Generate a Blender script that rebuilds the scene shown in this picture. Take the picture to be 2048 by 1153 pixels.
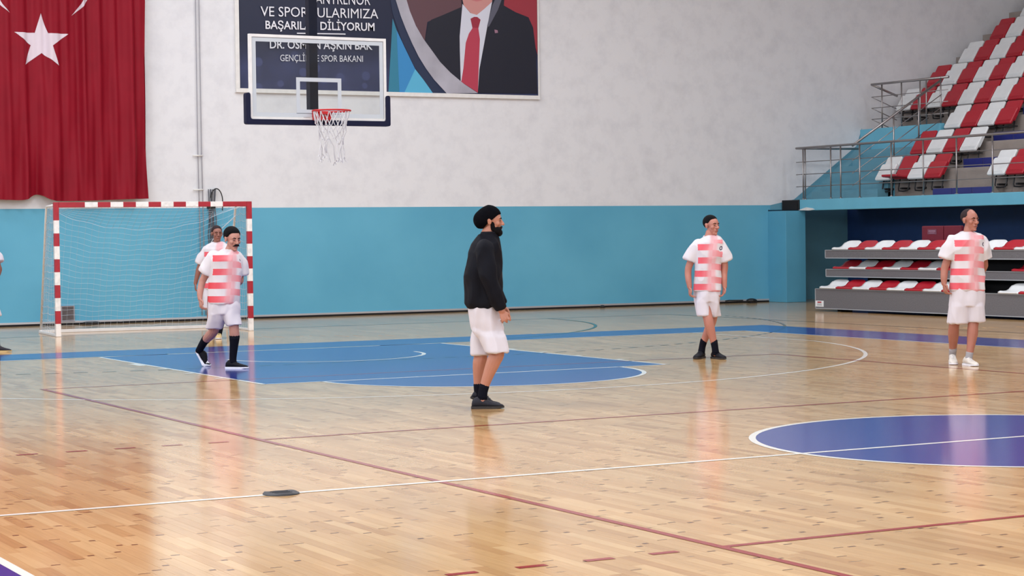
import bpy, bmesh, math, random
import numpy as np
from mathutils import Vector, Matrix, noise
rng = random.Random(7)
for o in list(bpy.data.objects): bpy.data.objects.remove(o)
scn = bpy.context.scene
COL = scn.collection
PI = math.pi

# ------------------------------------------------------------ camera, light, exposure
cd = bpy.data.cameras.new('camera'); cam = bpy.data.objects.new('camera', cd); COL.objects.link(cam)
R_ = Vector((0.8806627, -0.4735730, -0.0127243)); U_ = Vector((0.0237320, 0.0172750, 0.9995691)); F_ = Vector((0.4731491, 0.8805851, -0.0264523))
m = Matrix((R_, U_, -F_)).transposed().to_4x4(); m.translation = Vector((-9.764115, -10.792968, 1.482452))
cam.matrix_world = m
cd.sensor_width = 36; cd.lens = 3992.543 / 2048 * 36; cd.clip_end = 200
scn.camera = cam
w = bpy.data.worlds.new('world'); scn.world = w; w.use_nodes = True
w.node_tree.nodes['Background'].inputs[0].default_value = (0.75, 0.82, 1, 1)
w.node_tree.nodes['Background'].inputs[1].default_value = 0.3
def area(x, y, z, sx, sy, e, col=(.90, .95, 1.0), rot=(0, 0, 0)):
    l = bpy.data.lights.new('hall_or_fill_lamp', 'AREA'); l.shape = 'RECTANGLE'; l.size = sx; l.size_y = sy; l.energy = e; l.color = col
    o = bpy.data.objects.new('hall_or_fill_lamp', l); COL.objects.link(o); o.location = (x, y, z); o.rotation_euler = rot
    return o
LAMP = 370
for lx in (-8, 0, 8):
    for ly in (-12, -3, 6, 15):
        area(lx, ly, 9.6, 3.0, 1.2, LAMP)
area(1, 19.5, 9.6, 11.0, 0.8, 230)
area(15.5, 12.0, 10.2, 1.0, 8.0, 260)  # added fill lamp above the stand, lifts the dark upper right
for wy in (-14, -4, 6, 16):      # added fill lights along the left wall, to brighten under the balcony
    area(-13.8, wy, 6.2, 2.4, 7.0, 430, (.86, .93, 1.0), (0, -PI/2, 0))
scn.view_settings.view_transform = 'Standard'; scn.view_settings.look = 'None'
scn.view_settings.gamma = 1; scn.view_settings.use_curve_mapping = False
scn.view_settings.exposure = 0.02
try: scn.cycles.max_bounces = 8; scn.cycles.sample_clamp_indirect = 6
except Exception: pass

# ------------------------------------------------------------ helpers
for wx in (-11, -3, 4.5):      # unseen fill lights added behind the viewer for the recess and people
    area(wx, -23.7, 4.6, 6.0, 2.6, 420, (.93, .96, 1.0), (PI/2, 0, 0))
def srgb(r, g, b):
    f = lambda c: (c/255/12.92) if c/255 <= .04045 else ((c/255+.055)/1.055)**2.4
    return (f(r), f(g), f(b), 1)
def mat(name, col, rough=.6, metal=0, spec=.5, bump=0, bscale=30, var=0, vscale=6, coat=0, alpha=1, trans=0, sheen=0):
    m = bpy.data.materials.new(name); m.use_nodes = True; nt = m.node_tree; b = nt.nodes['Principled BSDF']
    b.inputs['Base Color'].default_value = col; b.inputs['Roughness'].default_value = rough
    b.inputs['Metallic'].default_value = metal; b.inputs['Specular IOR Level'].default_value = spec
    b.inputs['Coat Weight'].default_value = coat
    b.inputs['Transmission Weight'].default_value = trans; b.inputs['Sheen Weight'].default_value = sheen
    tc = nt.nodes.new('ShaderNodeTexCoord')
    if var:
        n = nt.nodes.new('ShaderNodeTexNoise'); n.inputs['Scale'].default_value = vscale; n.inputs['Detail'].default_value = 5
        nt.links.new(tc.outputs['Object'], n.inputs['Vector'])
        mr = nt.nodes.new('ShaderNodeMapRange'); mr.inputs['From Min'].default_value = .3; mr.inputs['From Max'].default_value = .7
        mr.inputs['To Min'].default_value = 1 - var; mr.inputs['To Max'].default_value = 1 + var * .5
        nt.links.new(n.outputs['Fac'], mr.inputs['Value'])
        mx = nt.nodes.new('ShaderNodeVectorMath'); mx.operation = 'SCALE'; mx.inputs[0].default_value = col[:3]
        nt.links.new(mr.outputs[0], mx.inputs['Scale']); nt.links.new(mx.outputs[0], b.inputs['Base Color'])
    if bump:
        n = nt.nodes.new('ShaderNodeTexNoise'); n.inputs['Scale'].default_value = bscale; n.inputs['Detail'].default_value = 4
        nt.links.new(tc.outputs['Object'], n.inputs['Vector'])
        bp = nt.nodes.new('ShaderNodeBump'); bp.inputs['Strength'].default_value = bump; bp.inputs['Distance'].default_value = .01
        nt.links.new(n.outputs['Fac'], bp.inputs['Height']); nt.links.new(bp.outputs[0], b.inputs['Normal'])
    return m
def link(name, me, m=None, parent=None, smooth=False):
    o = bpy.data.objects.new(name, me); COL.objects.link(o)
    if m is not None: me.materials.append(m)
    if parent: o.parent = parent
    if smooth and len(me.polygons): me.polygons.foreach_set('use_smooth', [True]*len(me.polygons))
    return o
def pm(name, vs, fs, m=None, parent=None, smooth=False):
    me = bpy.data.meshes.new(name); me.from_pydata([tuple(v) for v in vs], [], fs); me.update()
    return link(name, me, m, parent, smooth)
def tag(o, label=None, cat=None, group=None, kind=None):
    if label: o['label'] = label
    if cat: o['category'] = cat
    if group: o['group'] = group
    if kind: o['kind'] = kind
    return o
def empty(name, loc=(0, 0, 0), rz=0, **k):
    o = bpy.data.objects.new(name, None); COL.objects.link(o); o.location = loc; o.rotation_euler = (0, 0, rz); o.empty_display_size = .1
    return tag(o, **k)
class MB:
    def __init__(s): s.v = []; s.f = []
    def add(s, vs, fs):
        n = len(s.v); s.v += [tuple(v) for v in vs]; s.f += [tuple(i+n for i in f) for f in fs]; return s
    def box(s, x0, y0, z0, x1, y1, z1):
        return s.add([(x, y, z) for z in (z0, z1) for x, y in ((x0, y0), (x1, y0), (x1, y1), (x0, y1))],
              [(0, 3, 2, 1), (4, 5, 6, 7), (0, 1, 5, 4), (1, 2, 6, 5), (2, 3, 7, 6), (3, 0, 4, 7)])
    def tube(s, pts, r, n=8, caps=True, ref=None):
        """pts list of points; r scalar, list of scalars or list of (a,b)"""
        P = [Vector(p) for p in pts]; k = len(P)
        rr = r if isinstance(r, (list, tuple)) else [r]*k
        T = [((P[min(i+1, k-1)] - P[max(i-1, 0)]).normalized()) for i in range(k)]
        ref = Vector(ref) if ref else (Vector((0, 0, 1)) if abs(T[0].z) < .9 else Vector((1, 0, 0)))
        a = (ref - T[0]*ref.dot(T[0])).normalized()
        base = len(s.v)
        for i in range(k):
            a = (a - T[i]*a.dot(T[i])).normalized(); b = T[i].cross(a)
            ra, rb = rr[i] if isinstance(rr[i], (list, tuple)) else (rr[i], rr[i])
            for j in range(n):
                t = 2*PI*j/n; s.v.append(tuple(P[i] + a*ra*math.cos(t) + b*rb*math.sin(t)))
        for i in range(k-1):
            for j in range(n):
                q = base+i*n; s.f.append((q+j, q+(j+1) % n, q+n+(j+1) % n, q+n+j))
        if caps:
            s.f.append(tuple(base+j for j in reversed(range(n)))); s.f.append(tuple(base+(k-1)*n+j for j in range(n)))
        return s
    def ell(s, c, r, rot=None, nu=16, nv=10):
        c = Vector(c); base = len(s.v); R = rot or Matrix.Identity(3)
        s.v.append(tuple(c + R @ Vector((0, 0, r[2]))))
        for i in range(1, nv):
            th = PI*i/nv
            for j in range(nu):
                ph = 2*PI*j/nu
                s.v.append(tuple(c + R @ Vector((r[0]*math.sin(th)*math.cos(ph), r[1]*math.sin(th)*math.sin(ph), r[2]*math.cos(th)))))
        s.v.append(tuple(c + R @ Vector((0, 0, -r[2])))); last = len(s.v)-1
        for j in range(nu): s.f.append((base, base+1+j, base+1+(j+1) % nu))
        for i in range(nv-2):
            for j in range(nu):
                a = base+1+i*nu; s.f.append((a+j, a+nu+j, a+nu+(j+1) % nu, a+(j+1) % nu))
        a = base+1+(nv-2)*nu
        for j in range(nu): s.f.append((last, a+(j+1) % nu, a+j))
        return s
    def limb(s, pts, sub=4, n=14, flat=False):
        """smooth chain of (x,y,z,r) with rounded ends"""
        P = [np.array(p, float) for p in pts]
        P = [2*P[0]-P[1]] + P + [2*P[-1]-P[-2]]; P[0][3] = pts[0][3]; P[-1][3] = pts[-1][3]
        out = []
        for i in range(1, len(P)-2):
            for t in np.linspace(0, 1, sub, endpoint=False):
                a, b, c, d = P[i-1:i+3]
                out.append(.5*((2*b)+(c-a)*t+(2*a-5*b+4*c-d)*t*t+(3*b-a-3*c+d)*t**3))
        out.append(P[-2]); out = [np.array(o) for o in out]
        s.tube([o[:3] for o in out], [max(.004, float(o[3])) for o in out], n)
        if not flat:
            for o in (out[0], out[-1]): s.ell(o[:3], (o[3],)*3, nu=12, nv=8)
        return s
    def rings(s, R, sub=3, n=28, sq=2.3):
        """horizontal superellipse rings (cx, z, hw, hd[, cy])"""
        P = [np.array(list(r)+[0]*(5-len(r)), float) for r in R]
        P = [2*P[0]-P[1]] + P + [2*P[-1]-P[-2]]; out = []
        for i in range(1, len(P)-2):
            for t in np.linspace(0, 1, sub, endpoint=False):
                out.append(P[i]*(1-t)+P[i+1]*t)
        out.append(P[-2]); base = len(s.v)
        for o in out:
            for j in range(n):
                t = 2*PI*j/n; c, d = math.cos(t), math.sin(t)
                s.v.append((o[0]+o[2]*math.copysign(abs(c)**(2/sq), c), o[4]+o[3]*math.copysign(abs(d)**(2/sq), d), o[1]))
        k = len(out)
        for i in range(k-1):
            for j in range(n):
                q = base+i*n; s.f.append((q+j, q+(j+1) % n, q+n+(j+1) % n, q+n+j))
        s.f.append(tuple(base+j for j in reversed(range(n)))); s.f.append(tuple(base+(k-1)*n+j for j in range(n)))
        return s
    def build(s, name, m=None, parent=None, smooth=False, bevel=0):
        o = pm(name, s.v, s.f, m, parent, smooth)
        if bevel:
            b = bmesh.new(); b.from_mesh(o.data); bmesh.ops.bevel(b, geom=b.edges[:], offset=bevel, segments=2, affect='EDGES', profile=.6); b.to_mesh(o.data); b.free()
        return o
def box(name, b, m, parent=None, bevel=0): return MB().box(*b).build(name, m, parent, bevel=bevel)
def fixn(o):
    b = bmesh.new(); b.from_mesh(o.data); bmesh.ops.recalc_face_normals(b, faces=b.faces[:]); b.to_mesh(o.data); b.free(); return o
def remesh(mb, vox, smooth_it, factor=.5):
    me = bpy.data.meshes.new('tmp'); me.from_pydata(mb.v, [], mb.f); me.update()
    b = bmesh.new(); b.from_mesh(me); bmesh.ops.recalc_face_normals(b, faces=b.faces[:]); b.to_mesh(me); b.free()
    o = bpy.data.objects.new('tmp', me); COL.objects.link(o)
    r = o.modifiers.new('r', 'REMESH'); r.mode = 'VOXEL'; r.voxel_size = vox; r.use_smooth_shade = True
    if smooth_it: s = o.modifiers.new('s', 'SMOOTH'); s.iterations = smooth_it; s.factor = factor
    dg = bpy.context.evaluated_depsgraph_get(); dg.update()
    res = bpy.data.meshes.new_from_object(o.evaluated_get(dg)); bpy.data.objects.remove(o); bpy.data.meshes.remove(me)
    res.polygons.foreach_set('use_smooth', [True]*len(res.polygons)); res.materials.clear()
    return res
def rounded(pts, r, seg=5):
    out = []; n = len(pts)
    for i in range(n):
        p = Vector(pts[i]); a = Vector(pts[i-1]); b = Vector(pts[(i+1) % n])
        da = (a-p).normalized(); db = (b-p).normalized()
        for k in range(seg+1):
            t = k/seg; out.append(tuple((p+da*r)*(1-t)**2 + p*2*t*(1-t) + (p+db*r)*t*t))
    return out
def copy_tree(o, parent=None):
    c = o.copy(); COL.objects.link(c)
    if parent: c.parent = parent
    for ch in o.children: copy_tree(ch, c)
    return c

# ------------------------------------------------------------ materials
M = {}
M['steel'] = mat('brushed steel', srgb(165, 160, 160), .32, .9)
M['white_paint'] = mat('white enamel', srgb(226, 224, 222), .4, var=.06, vscale=12)
M['red_paint'] = mat('red enamel', srgb(168, 24, 40), .4, var=.08, vscale=10)
M['seat_red'] = mat('red plastic', srgb(172, 24, 42), .38, var=.05)
M['seat_white'] = mat('white plastic', srgb(226, 228, 230), .4, var=.05)
M['black'] = mat('black metal', srgb(26, 26, 30), .5)
M['black_rubber'] = mat('black rubber', srgb(40, 40, 46), .6, bump=.2)
M['concrete'] = mat('beige concrete', srgb(150, 140, 134), .85, var=.12, vscale=3, bump=.3)
M['teal'] = mat('teal paint', srgb(84, 156, 186), .55, var=.04, vscale=2, bump=.15, bscale=60)
M['beam'] = mat('light blue paint', srgb(104, 178, 204), .5, var=.05, vscale=3)
M['dteal'] = mat('muted teal paint', srgb(98, 152, 172), .6, var=.07, vscale=2)
M['navy'] = mat('dark blue paint', srgb(32, 66, 122), .6, var=.08)
M['tile'] = mat('dark blue tile', srgb(38, 46, 120), .35, var=.08)
M['carpet'] = mat('grey carpet fascia', srgb(104, 102, 106), .9, var=.18, vscale=60)
M['alu'] = mat('aluminium trim', srgb(190, 190, 194), .4, .5)
M['dark'] = mat('black underside', srgb(14, 14, 18), .9)
M['ceil'] = mat('ceiling panel', srgb(222, 222, 224), .8)

# ------------------------------------------------------------ wood floor
def wood_nodes(nt, b, mode):
    """mode 'tex': planks from a brick pattern; 'obj': one plank per object; 'att': plank id in a colour attribute"""
    N = nt.nodes.new; Lk = nt.links.new
    geo = N('ShaderNodeNewGeometry'); sep = N('ShaderNodeSeparateXYZ'); Lk(geo.outputs['Position'], sep.inputs[0])
    if mode == 'tex':
        sw = N('ShaderNodeCombineXYZ'); Lk(sep.outputs[1], sw.inputs[0]); Lk(sep.outputs[0], sw.inputs[1])
        br = N('ShaderNodeTexBrick'); br.inputs['Scale'].default_value = 1; br.inputs['Brick Width'].default_value = .6; br.inputs['Row Height'].default_value = .07
        br.inputs['Mortar Size'].default_value = .0012; br.offset = .37; br.inputs['Color1'].default_value = (0, 0, 0, 1); br.inputs['Color2'].default_value = (1, 1, 1, 1)
        br.inputs['Mortar'].default_value = (0, 0, 0, 1)
        Lk(sw.outputs[0], br.inputs['Vector']); fac = br.outputs['Color']
    elif mode == 'obj':
        oi = N('ShaderNodeObjectInfo'); fac = oi.outputs['Random']
    else:
        at = N('ShaderNodeAttribute'); at.attribute_name = 'plank'; fac = at.outputs['Fac']
    ramp = N('ShaderNodeValToRGB'); e = ramp.color_ramp.elements
    e[0].position = 0; e[0].color = srgb(178, 136, 90); e[1].position = 1; e[1].color = srgb(208, 172, 124)
    for p, c in ((.12, (188, 148, 100)), (.4, (195, 156, 108)), (.75, (200, 162, 114))):
        x = e.new(p); x.color = srgb(*c)
    Lk(fac, ramp.inputs[0])
    # grain streaks along y
    mp = N('ShaderNodeMapping'); mp.inputs['Scale'].default_value = (60, 2.2, 1); Lk(geo.outputs['Position'], mp.inputs['Vector'])
    ng = N('ShaderNodeTexNoise'); ng.inputs['Scale'].default_value = 1; ng.inputs['Detail'].default_value = 4; Lk(mp.outputs[0], ng.inputs['Vector'])
    g = N('ShaderNodeMapRange'); g.inputs['From Min'].default_value = .3; g.inputs['From Max'].default_value = .72; g.inputs['To Min'].default_value = .9; g.inputs['To Max'].default_value = 1.05
    Lk(ng.outputs['Fac'], g.inputs['Value'])
    mp3 = N('ShaderNodeMapping'); mp3.inputs['Scale'].default_value = (.8, .25, 1); Lk(geo.outputs['Position'], mp3.inputs['Vector'])
    nb = N('ShaderNodeTexNoise'); nb.inputs['Scale'].default_value = 2; nb.inputs['Detail'].default_value = 3; Lk(mp3.outputs[0], nb.inputs['Vector'])
    g3 = N('ShaderNodeMapRange'); g3.inputs['From Min'].default_value = .35; g3.inputs['From Max'].default_value = .65; g3.inputs['To Min'].default_value = .9; g3.inputs['To Max'].default_value = 1.06
    Lk(nb.outputs['Fac'], g3.inputs['Value'])
    mu = N('ShaderNodeMath'); mu.operation = 'MULTIPLY'; Lk(g.outputs[0], mu.inputs[0]); Lk(g3.outputs[0], mu.inputs[1])
    # dark short scuffs across the boards
    mp2 = N('ShaderNodeMapping'); mp2.inputs['Scale'].default_value = (5.5, 15, 1); Lk(geo.outputs['Position'], mp2.inputs['Vector'])
    ns = N('ShaderNodeTexVoronoi'); ns.inputs['Scale'].default_value = 1; Lk(mp2.outputs[0], ns.inputs['Vector'])
    sc = N('ShaderNodeMapRange'); sc.inputs['From Min'].default_value = .09; sc.inputs['From Max'].default_value = .2; sc.inputs['To Min'].default_value = .62; sc.inputs['To Max'].default_value = 1
    Lk(ns.outputs['Distance'], sc.inputs['Value'])
    msk = N('ShaderNodeSeparateColor'); Lk(ns.outputs['Color'], msk.inputs[0])
    gt = N('ShaderNodeMath'); gt.operation = 'GREATER_THAN'; gt.inputs[1].default_value = .80; Lk(msk.outputs[0], gt.inputs[0])
    mx0 = N('ShaderNodeMix'); mx0.inputs[2].default_value = 1.0; Lk(gt.outputs[0], mx0.inputs[0]); Lk(sc.outputs[0], mx0.inputs[3])
    mu2 = N('ShaderNodeMath'); mu2.operation = 'MULTIPLY'; Lk(mu.outputs[0], mu2.inputs[0]); Lk(mx0.outputs[0], mu2.inputs[1])
    vm = N('ShaderNodeVectorMath'); vm.operation = 'SCALE'; Lk(ramp.outputs[0], vm.inputs[0]); Lk(mu2.outputs[0], vm.inputs['Scale'])
    Lk(vm.outputs[0], b.inputs['Base Color'])
def lacquer(nt, b, strength=1.0):
    """glossy sports varnish with slightly wavy boards"""
    N = nt.nodes.new; Lk = nt.links.new
    geo = N('ShaderNodeNewGeometry'); mp = N('ShaderNodeMapping'); mp.inputs['Scale'].default_value = (13, 3.2, 1); Lk(geo.outputs['Position'], mp.inputs['Vector'])
    n = N('ShaderNodeTexNoise'); n.inputs['Scale'].default_value = 1; n.inputs['Detail'].default_value = 3; Lk(mp.outputs[0], n.inputs['Vector'])
    bp = N('ShaderNodeBump'); bp.inputs['Strength'].default_value = 1; bp.inputs['Distance'].default_value = .00016*strength
    Lk(n.outputs['Fac'], bp.inputs['Height']); Lk(bp.outputs[0], b.inputs['Normal'])
    b.inputs['Roughness'].default_value = FLOOR_ROUGH; b.inputs['IOR'].default_value = FLOOR_IOR
FLOOR_ROUGH = .13; FLOOR_IOR = 1.44
def woodmat(name, mode):
    m = bpy.data.materials.new(name); m.use_nodes = True; b = m.node_tree.nodes['Principled BSDF']
    wood_nodes(m.node_tree, b, mode); lacquer(m.node_tree, b); return m
def paintmat(name, col, s=.6):
    m = bpy.data.materials.new(name); m.use_nodes = True; b = m.node_tree.nodes['Principled BSDF']
    b.inputs['Base Color'].default_value = col; lacquer(m.node_tree, b, s); return m
M['wood_tex'] = woodmat('varnished parquet', 'tex'); M['wood_obj'] = woodmat('varnished parquet plank', 'obj'); M['wood_att'] = woodmat('varnished parquet strips', 'att')
M['wood_mark'] = paintmat('worn dark board end', srgb(92, 62, 40)); M['l_white'] = paintmat('white court paint', srgb(238, 234, 226)); M['l_red'] = paintmat('red court paint', srgb(146, 34, 30))
M['l_blue'] = paintmat('blue court paint', srgb(44, 58, 138)); M['l_black'] = paintmat('black court paint', srgb(52, 46, 44)); M['l_green'] = paintmat('green court paint', srgb(30, 70, 50))

floor = MB().box(-14, -24, -.2, 18.2, 24.7, -.0012).build('floor', M['wood_tex']); tag(floor, kind='structure')
# individual planks (7 cm strips running down the hall)
def visible(x, y, z=0):
    d = Vector((x, y, z)) - cam.location; dz = d.dot(F_)
    if dz < 1: return None
    return 1024 + 3992.5*d.dot(R_)/dz, 576.5 - 3992.5*d.dot(U_)/dz, dz
PW = .07; planks = []
for ix in range(int(-9/PW), int(14/PW)):
    x = ix*PW; rr = random.Random(ix*7919); y = -6 + rr.random()*.6
    while y < 24:
        L = rr.choice((.42, .5, .6, .7)); v = visible(x+PW/2, y+L/2); v2 = visible(x+PW/2, y+L)
        if v and -90 < v[0] < 2140 and (v[1] < 1190) and v[2] < 30: planks.append((v[2], x, y, L, rr.random()))
        y += L
planks.sort()
near, rest = planks[:300], planks[300:]
meshes = {}
for d, x, y, L, c in near:
    if L not in meshes:
        for kk in range(5):
            g = .0012; mb = MB().box(0, 0, -.008, PW-g, L-g, 0)
            if kk < 3: mb.box(.004+.012*kk, .001, -.001, PW-.010, .011+.007*kk, .0003)
            me = bpy.data.meshes.new('plank'); me.from_pydata(mb.v, [], mb.f); me.update(); me.materials.append(M['wood_obj']); me.materials.append(M['wood_mark'])
            for p in me.polygons: p.material_index = int(p.index > 5)
            meshes[L, kk] = me
        meshes[L] = 1
    o = bpy.data.objects.new('plank', meshes[L, int(c*997) % 5]); COL.objects.link(o); o.parent = floor; o.location = (x, y, 0)
V = np.array([[x, y, L, c] for d, x, y, L, c in rest]); n = len(V); g = .0007
z = np.zeros(n); x0, y0, x1, y1 = V[:, 0], V[:, 1], V[:, 0]+PW-g, V[:, 1]+V[:, 2]-g
vs = np.stack([np.stack([a, b, z+c], 1) for c in (-.0011, 0) for a, b in ((x0, y0), (x1, y0), (x1, y1), (x0, y1))], 1).reshape(-1, 3)
fs = np.array([(4, 5, 6, 7), (0, 1, 5, 4), (1, 2, 6, 5), (2, 3, 7, 6), (3, 0, 4, 7)])
fs = (fs[None] + (np.arange(n)*8)[:, None, None]).reshape(-1, 4)
me = bpy.data.meshes.new('plank_field'); me.from_pydata(vs.tolist(), [], fs.tolist()); me.update()
at = me.attributes.new('plank', 'FLOAT', 'FACE'); at.data.foreach_set('value', np.repeat(V[:, 3], 5))
pf = link('plank_field', me, M['wood_att'], floor); pf['kind'] = 'stuff'
mk = MB()
for x, y, L, c in V:
    if int(c*997) % 5 < 3 and y < 20: kk = int(c*9973) % 3; mk.add([(x+.004+.012*kk, y+.001, .0003), (x+PW-.006, y+.001, .0003), (x+PW-.014, y+.010+.006*kk, .0003), (x+.012, y+.007+.008*kk, .0003)], [(0, 1, 2, 3)])
pk = mk.build('joint_marks', M['wood_mark'], floor); pk['kind'] = 'stuff'

# court markings: paint on the boards
def line(name, a, b, m, wd=.05, z=.0016):
    a = Vector(a+(0,)); b = Vector(b+(0,)); d = (b-a).normalized(); p = Vector((-d.y, d.x, 0))*wd/2
    o = pm(name, [(v.x, v.y, z) for v in (a-p, b-p, b+p, a+p)], [(0, 1, 2, 3)], m, floor); return o
def arc(name, c, r, a0, a1, m, wd=.05, z=.0016, n=96):
    vs = []
    for i in range(n+1):
        t = math.radians(a0+(a1-a0)*i/n)
        for q in (r-wd/2, r+wd/2): vs.append((c[0]+q*math.cos(t), c[1]+q*math.sin(t), z))
    return pm(name, vs, [(2*i, 2*i+1, 2*i+3, 2*i+2) for i in range(n)], m, floor)
def fill(name, pts, m, z=.0011): return pm(name, [(x, y, z) for x, y in pts], [tuple(range(len(pts)))], m, floor)
def circ(c, r, a0=0, a1=360, n=96): return [(c[0]+r*math.cos(math.radians(a0+(a1-a0)*i/n)), c[1]+r*math.sin(math.radians(a0+(a1-a0)*i/n))) for i in range(n)]
W_, Rr, Bk = M['l_white'], M['l_red'], M['l_black']
for nm, p in (('end_border', [(-8.8, 14), (8.8, 14), (8.8, 15.33), (-8.8, 15.33)]), ('side_border', [(7.5, -14), (8.8, -14), (8.8, 14), (7.5, 14)]), ('side_border', [(-8.8, -14), (-7.5, -14), (-7.5, 14), (-8.8, 14)])):
    fill(nm, p, M['l_blue'])
fill('blue_key', [(-2.42, 8.2), (2.42, 8.2), (2.42, 14), (-2.42, 14)], M['l_blue'])
fill('free_throw_semicircle', circ((0, 8.2), 1.79, 180, 360)+[(1.79, 8.2)], M['l_blue'])
fill('centre_circle_fill', circ((0, 0), 1.79), M['l_blue'])
L1, L2 = .0016, .0020
line('baseline', (-7.52, 14), (7.52, 14), W_); line('sideline', (7.5, -14), (7.5, 14), W_); line('sideline', (-7.5, -14), (-7.5, 14), W_)
line('key_line', (-2.42, 8.2), (-2.42, 14), W_); line('key_line', (2.42, 8.2), (2.42, 14), W_); line('free_throw_line', (-2.45, 8.2), (2.45, 8.2), W_)
for s in (-1, 1):
    for yy, l in ((12.15, .22), (11.2, .05), (10.3, .05), (9.35, .05)): line('lane_mark', (s*2.49, yy-l), (s*2.49, yy+l), W_, .1)
arc('free_throw_arc', (0, 8.2), 1.79, 180, 360, W_); arc('centre_circle_line', (0, 0), 1.79, 0, 360, W_)
arc('three_point_arc', (0, 12.425), 6.72, 180+12, 360-12, W_); line('three_point_line', (-6.575, 11.03), (-6.575, 14), W_); line('three_point_line', (6.575, 11.03), (6.575, 14), W_)
arc('restricted_arc', (0, 12.425), 1.27, 180, 360, W_)
line('halfway_line', (-8.8, 0), (8.8, 0), W_, .05, L2)
for x in (-4.475, 4.475): line('volleyball_sideline', (x, -9), (x, 9), Rr, .05, .0018)
for y in (-9, 9): line('volleyball_end_line', (-4.5, y), (4.5, y), Rr)
for y in (-3, 3):
    line('attack_line', (-4.5, y), (4.5, y), Rr)
    for k in range(5):
        for s in (-1, 1): line('attack_line_dash', (s*(4.72+.35*k), y), (s*(4.87+.35*k), y), Rr)
line('handball_goal_line', (-10, 20), (10, 20), Bk); line('handball_sideline', (10, -16), (10, 20), Bk); line('handball_sideline', (-10, -16), (-10, 20), Bk)
arc('handball_area_arc', (1.5, 20), 6, 270, 360, M['l_green']); arc('handball_area_arc', (-1.5, 20), 6, 180, 270, M['l_green']); line('handball_area_line', (-1.5, 14.06), (1.5, 14.06), M['l_green'])
for cx, a0 in ((1.5, 270), (-1.5, 180)):
    a = a0+1
    while a < a0+88: arc('free_throw_dash', (cx, 20), 9, a, a+1, Bk, n=3); a += 2
for k in range(10): line('free_throw_dash', (-1.4+k*.3, 11), (-1.25+k*.3, 11), Bk)

# ------------------------------------------------------------ walls and ceiling
def wallmat():
    m = bpy.data.materials.new('plaster wall, white over teal'); m.use_nodes = True; nt = m.node_tree; b = nt.nodes['Principled BSDF']
    N = nt.nodes.new; Lk = nt.links.new
    geo = N('ShaderNodeNewGeometry'); sep = N('ShaderNodeSeparateXYZ'); Lk(geo.outputs['Position'], sep.inputs[0])
    gt = N('ShaderNodeMath'); gt.operation = 'GREATER_THAN'; gt.inputs[1].default_value = 2.05; Lk(sep.outputs[2], gt.inputs[0])
    n1 = N('ShaderNodeTexNoise'); n1.inputs['Scale'].default_value = 2.6; n1.inputs['Detail'].default_value = 6; n1.inputs['Roughness'].default_value = .65; Lk(geo.outputs['Position'], n1.inputs['Vector'])
    r1 = N('ShaderNodeValToRGB'); e = r1.color_ramp.elements; e[0].position = .3; e[0].color = srgb(211, 211, 216); e[1].position = .55; e[1].color = srgb(222, 222, 226); Lk(n1.outputs['Fac'], r1.inputs[0])
    v = N('ShaderNodeTexVoronoi'); v.inputs['Scale'].default_value = 1.1; Lk(geo.outputs['Position'], v.inputs['Vector'])
    n3 = N('ShaderNodeTexNoise'); n3.inputs['Scale'].default_value = 9; n3.inputs['Detail'].default_value = 3; Lk(geo.outputs['Position'], n3.inputs['Vector'])
    ad = N('ShaderNodeMath'); ad.operation = 'MULTIPLY_ADD'; ad.inputs[1].default_value = .12; Lk(n3.outputs['Fac'], ad.inputs[0]); Lk(v.outputs['Distance'], ad.inputs[2])
    mr = N('ShaderNodeMapRange'); mr.inputs['From Min'].default_value = .12; mr.inputs['From Max'].default_value = .24; mr.inputs['To Min'].default_value = .95; mr.inputs['To Max'].default_value = 1; Lk(ad.outputs[0], mr.inputs['Value'])
    sc = N('ShaderNodeVectorMath'); sc.operation = 'SCALE'; Lk(r1.outputs[0], sc.inputs[0]); Lk(mr.outputs[0], sc.inputs['Scale'])
    n2 = N('ShaderNodeTexNoise'); n2.inputs['Scale'].default_value = .7; n2.inputs['Detail'].default_value = 4; Lk(geo.outputs['Position'], n2.inputs['Vector'])
    r2 = N('ShaderNodeValToRGB'); e = r2.color_ramp.elements; e[0].position = .3; e[0].color = srgb(84, 158, 188); e[1].position = .7; e[1].color = srgb(96, 170, 198); Lk(n2.outputs['Fac'], r2.inputs[0])
    mx = N('ShaderNodeMix'); mx.data_type = 'RGBA'; Lk(gt.outputs[0], mx.inputs[0]); Lk(r2.outputs[0], mx.inputs[6]); Lk(sc.outputs[0], mx.inputs[7])
    Lk(mx.outputs[2], b.inputs['Base Color']); b.inputs['Roughness'].default_value = .62
    nb = N('ShaderNodeTexNoise'); nb.inputs['Scale'].default_value = 3.5; nb.inputs['Detail'].default_value = 7; Lk(geo.outputs['Position'], nb.inputs['Vector'])
    bp = N('ShaderNodeBump'); bp.inputs['Strength'].default_value = .25; bp.inputs['Distance'].default_value = .012; Lk(nb.outputs['Fac'], bp.inputs['Height']); Lk(bp.outputs[0], b.inputs['Normal'])
    return m
M['wall'] = wallmat()
WY = 23.88
wb = MB().box(-14, WY, 0, 15.04, WY+.3, 1.95).box(-14, WY, 1.95, 25, WY+.3, 11).build('wall_back', M['wall']); tag(wb, kind='structure')
wl = box('wall_left', (-14.3, -24, 0, -14, 24.2, 11), M['wall']); tag(wl, kind='structure')
wf = box('wall_front', (-14.3, -24.3, 0, 25, -24, 11), M['wall']); tag(wf, kind='structure')
wr = box('wall_right', (24.6, -24, 0, 24.9, 24.2, 11), M['wall']); tag(wr, kind='structure')
ce = box('ceiling', (-14.3, -24.3, 10.8, 25, 24.2, 11), M['ceil']); tag(ce, kind='structure')
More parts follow.
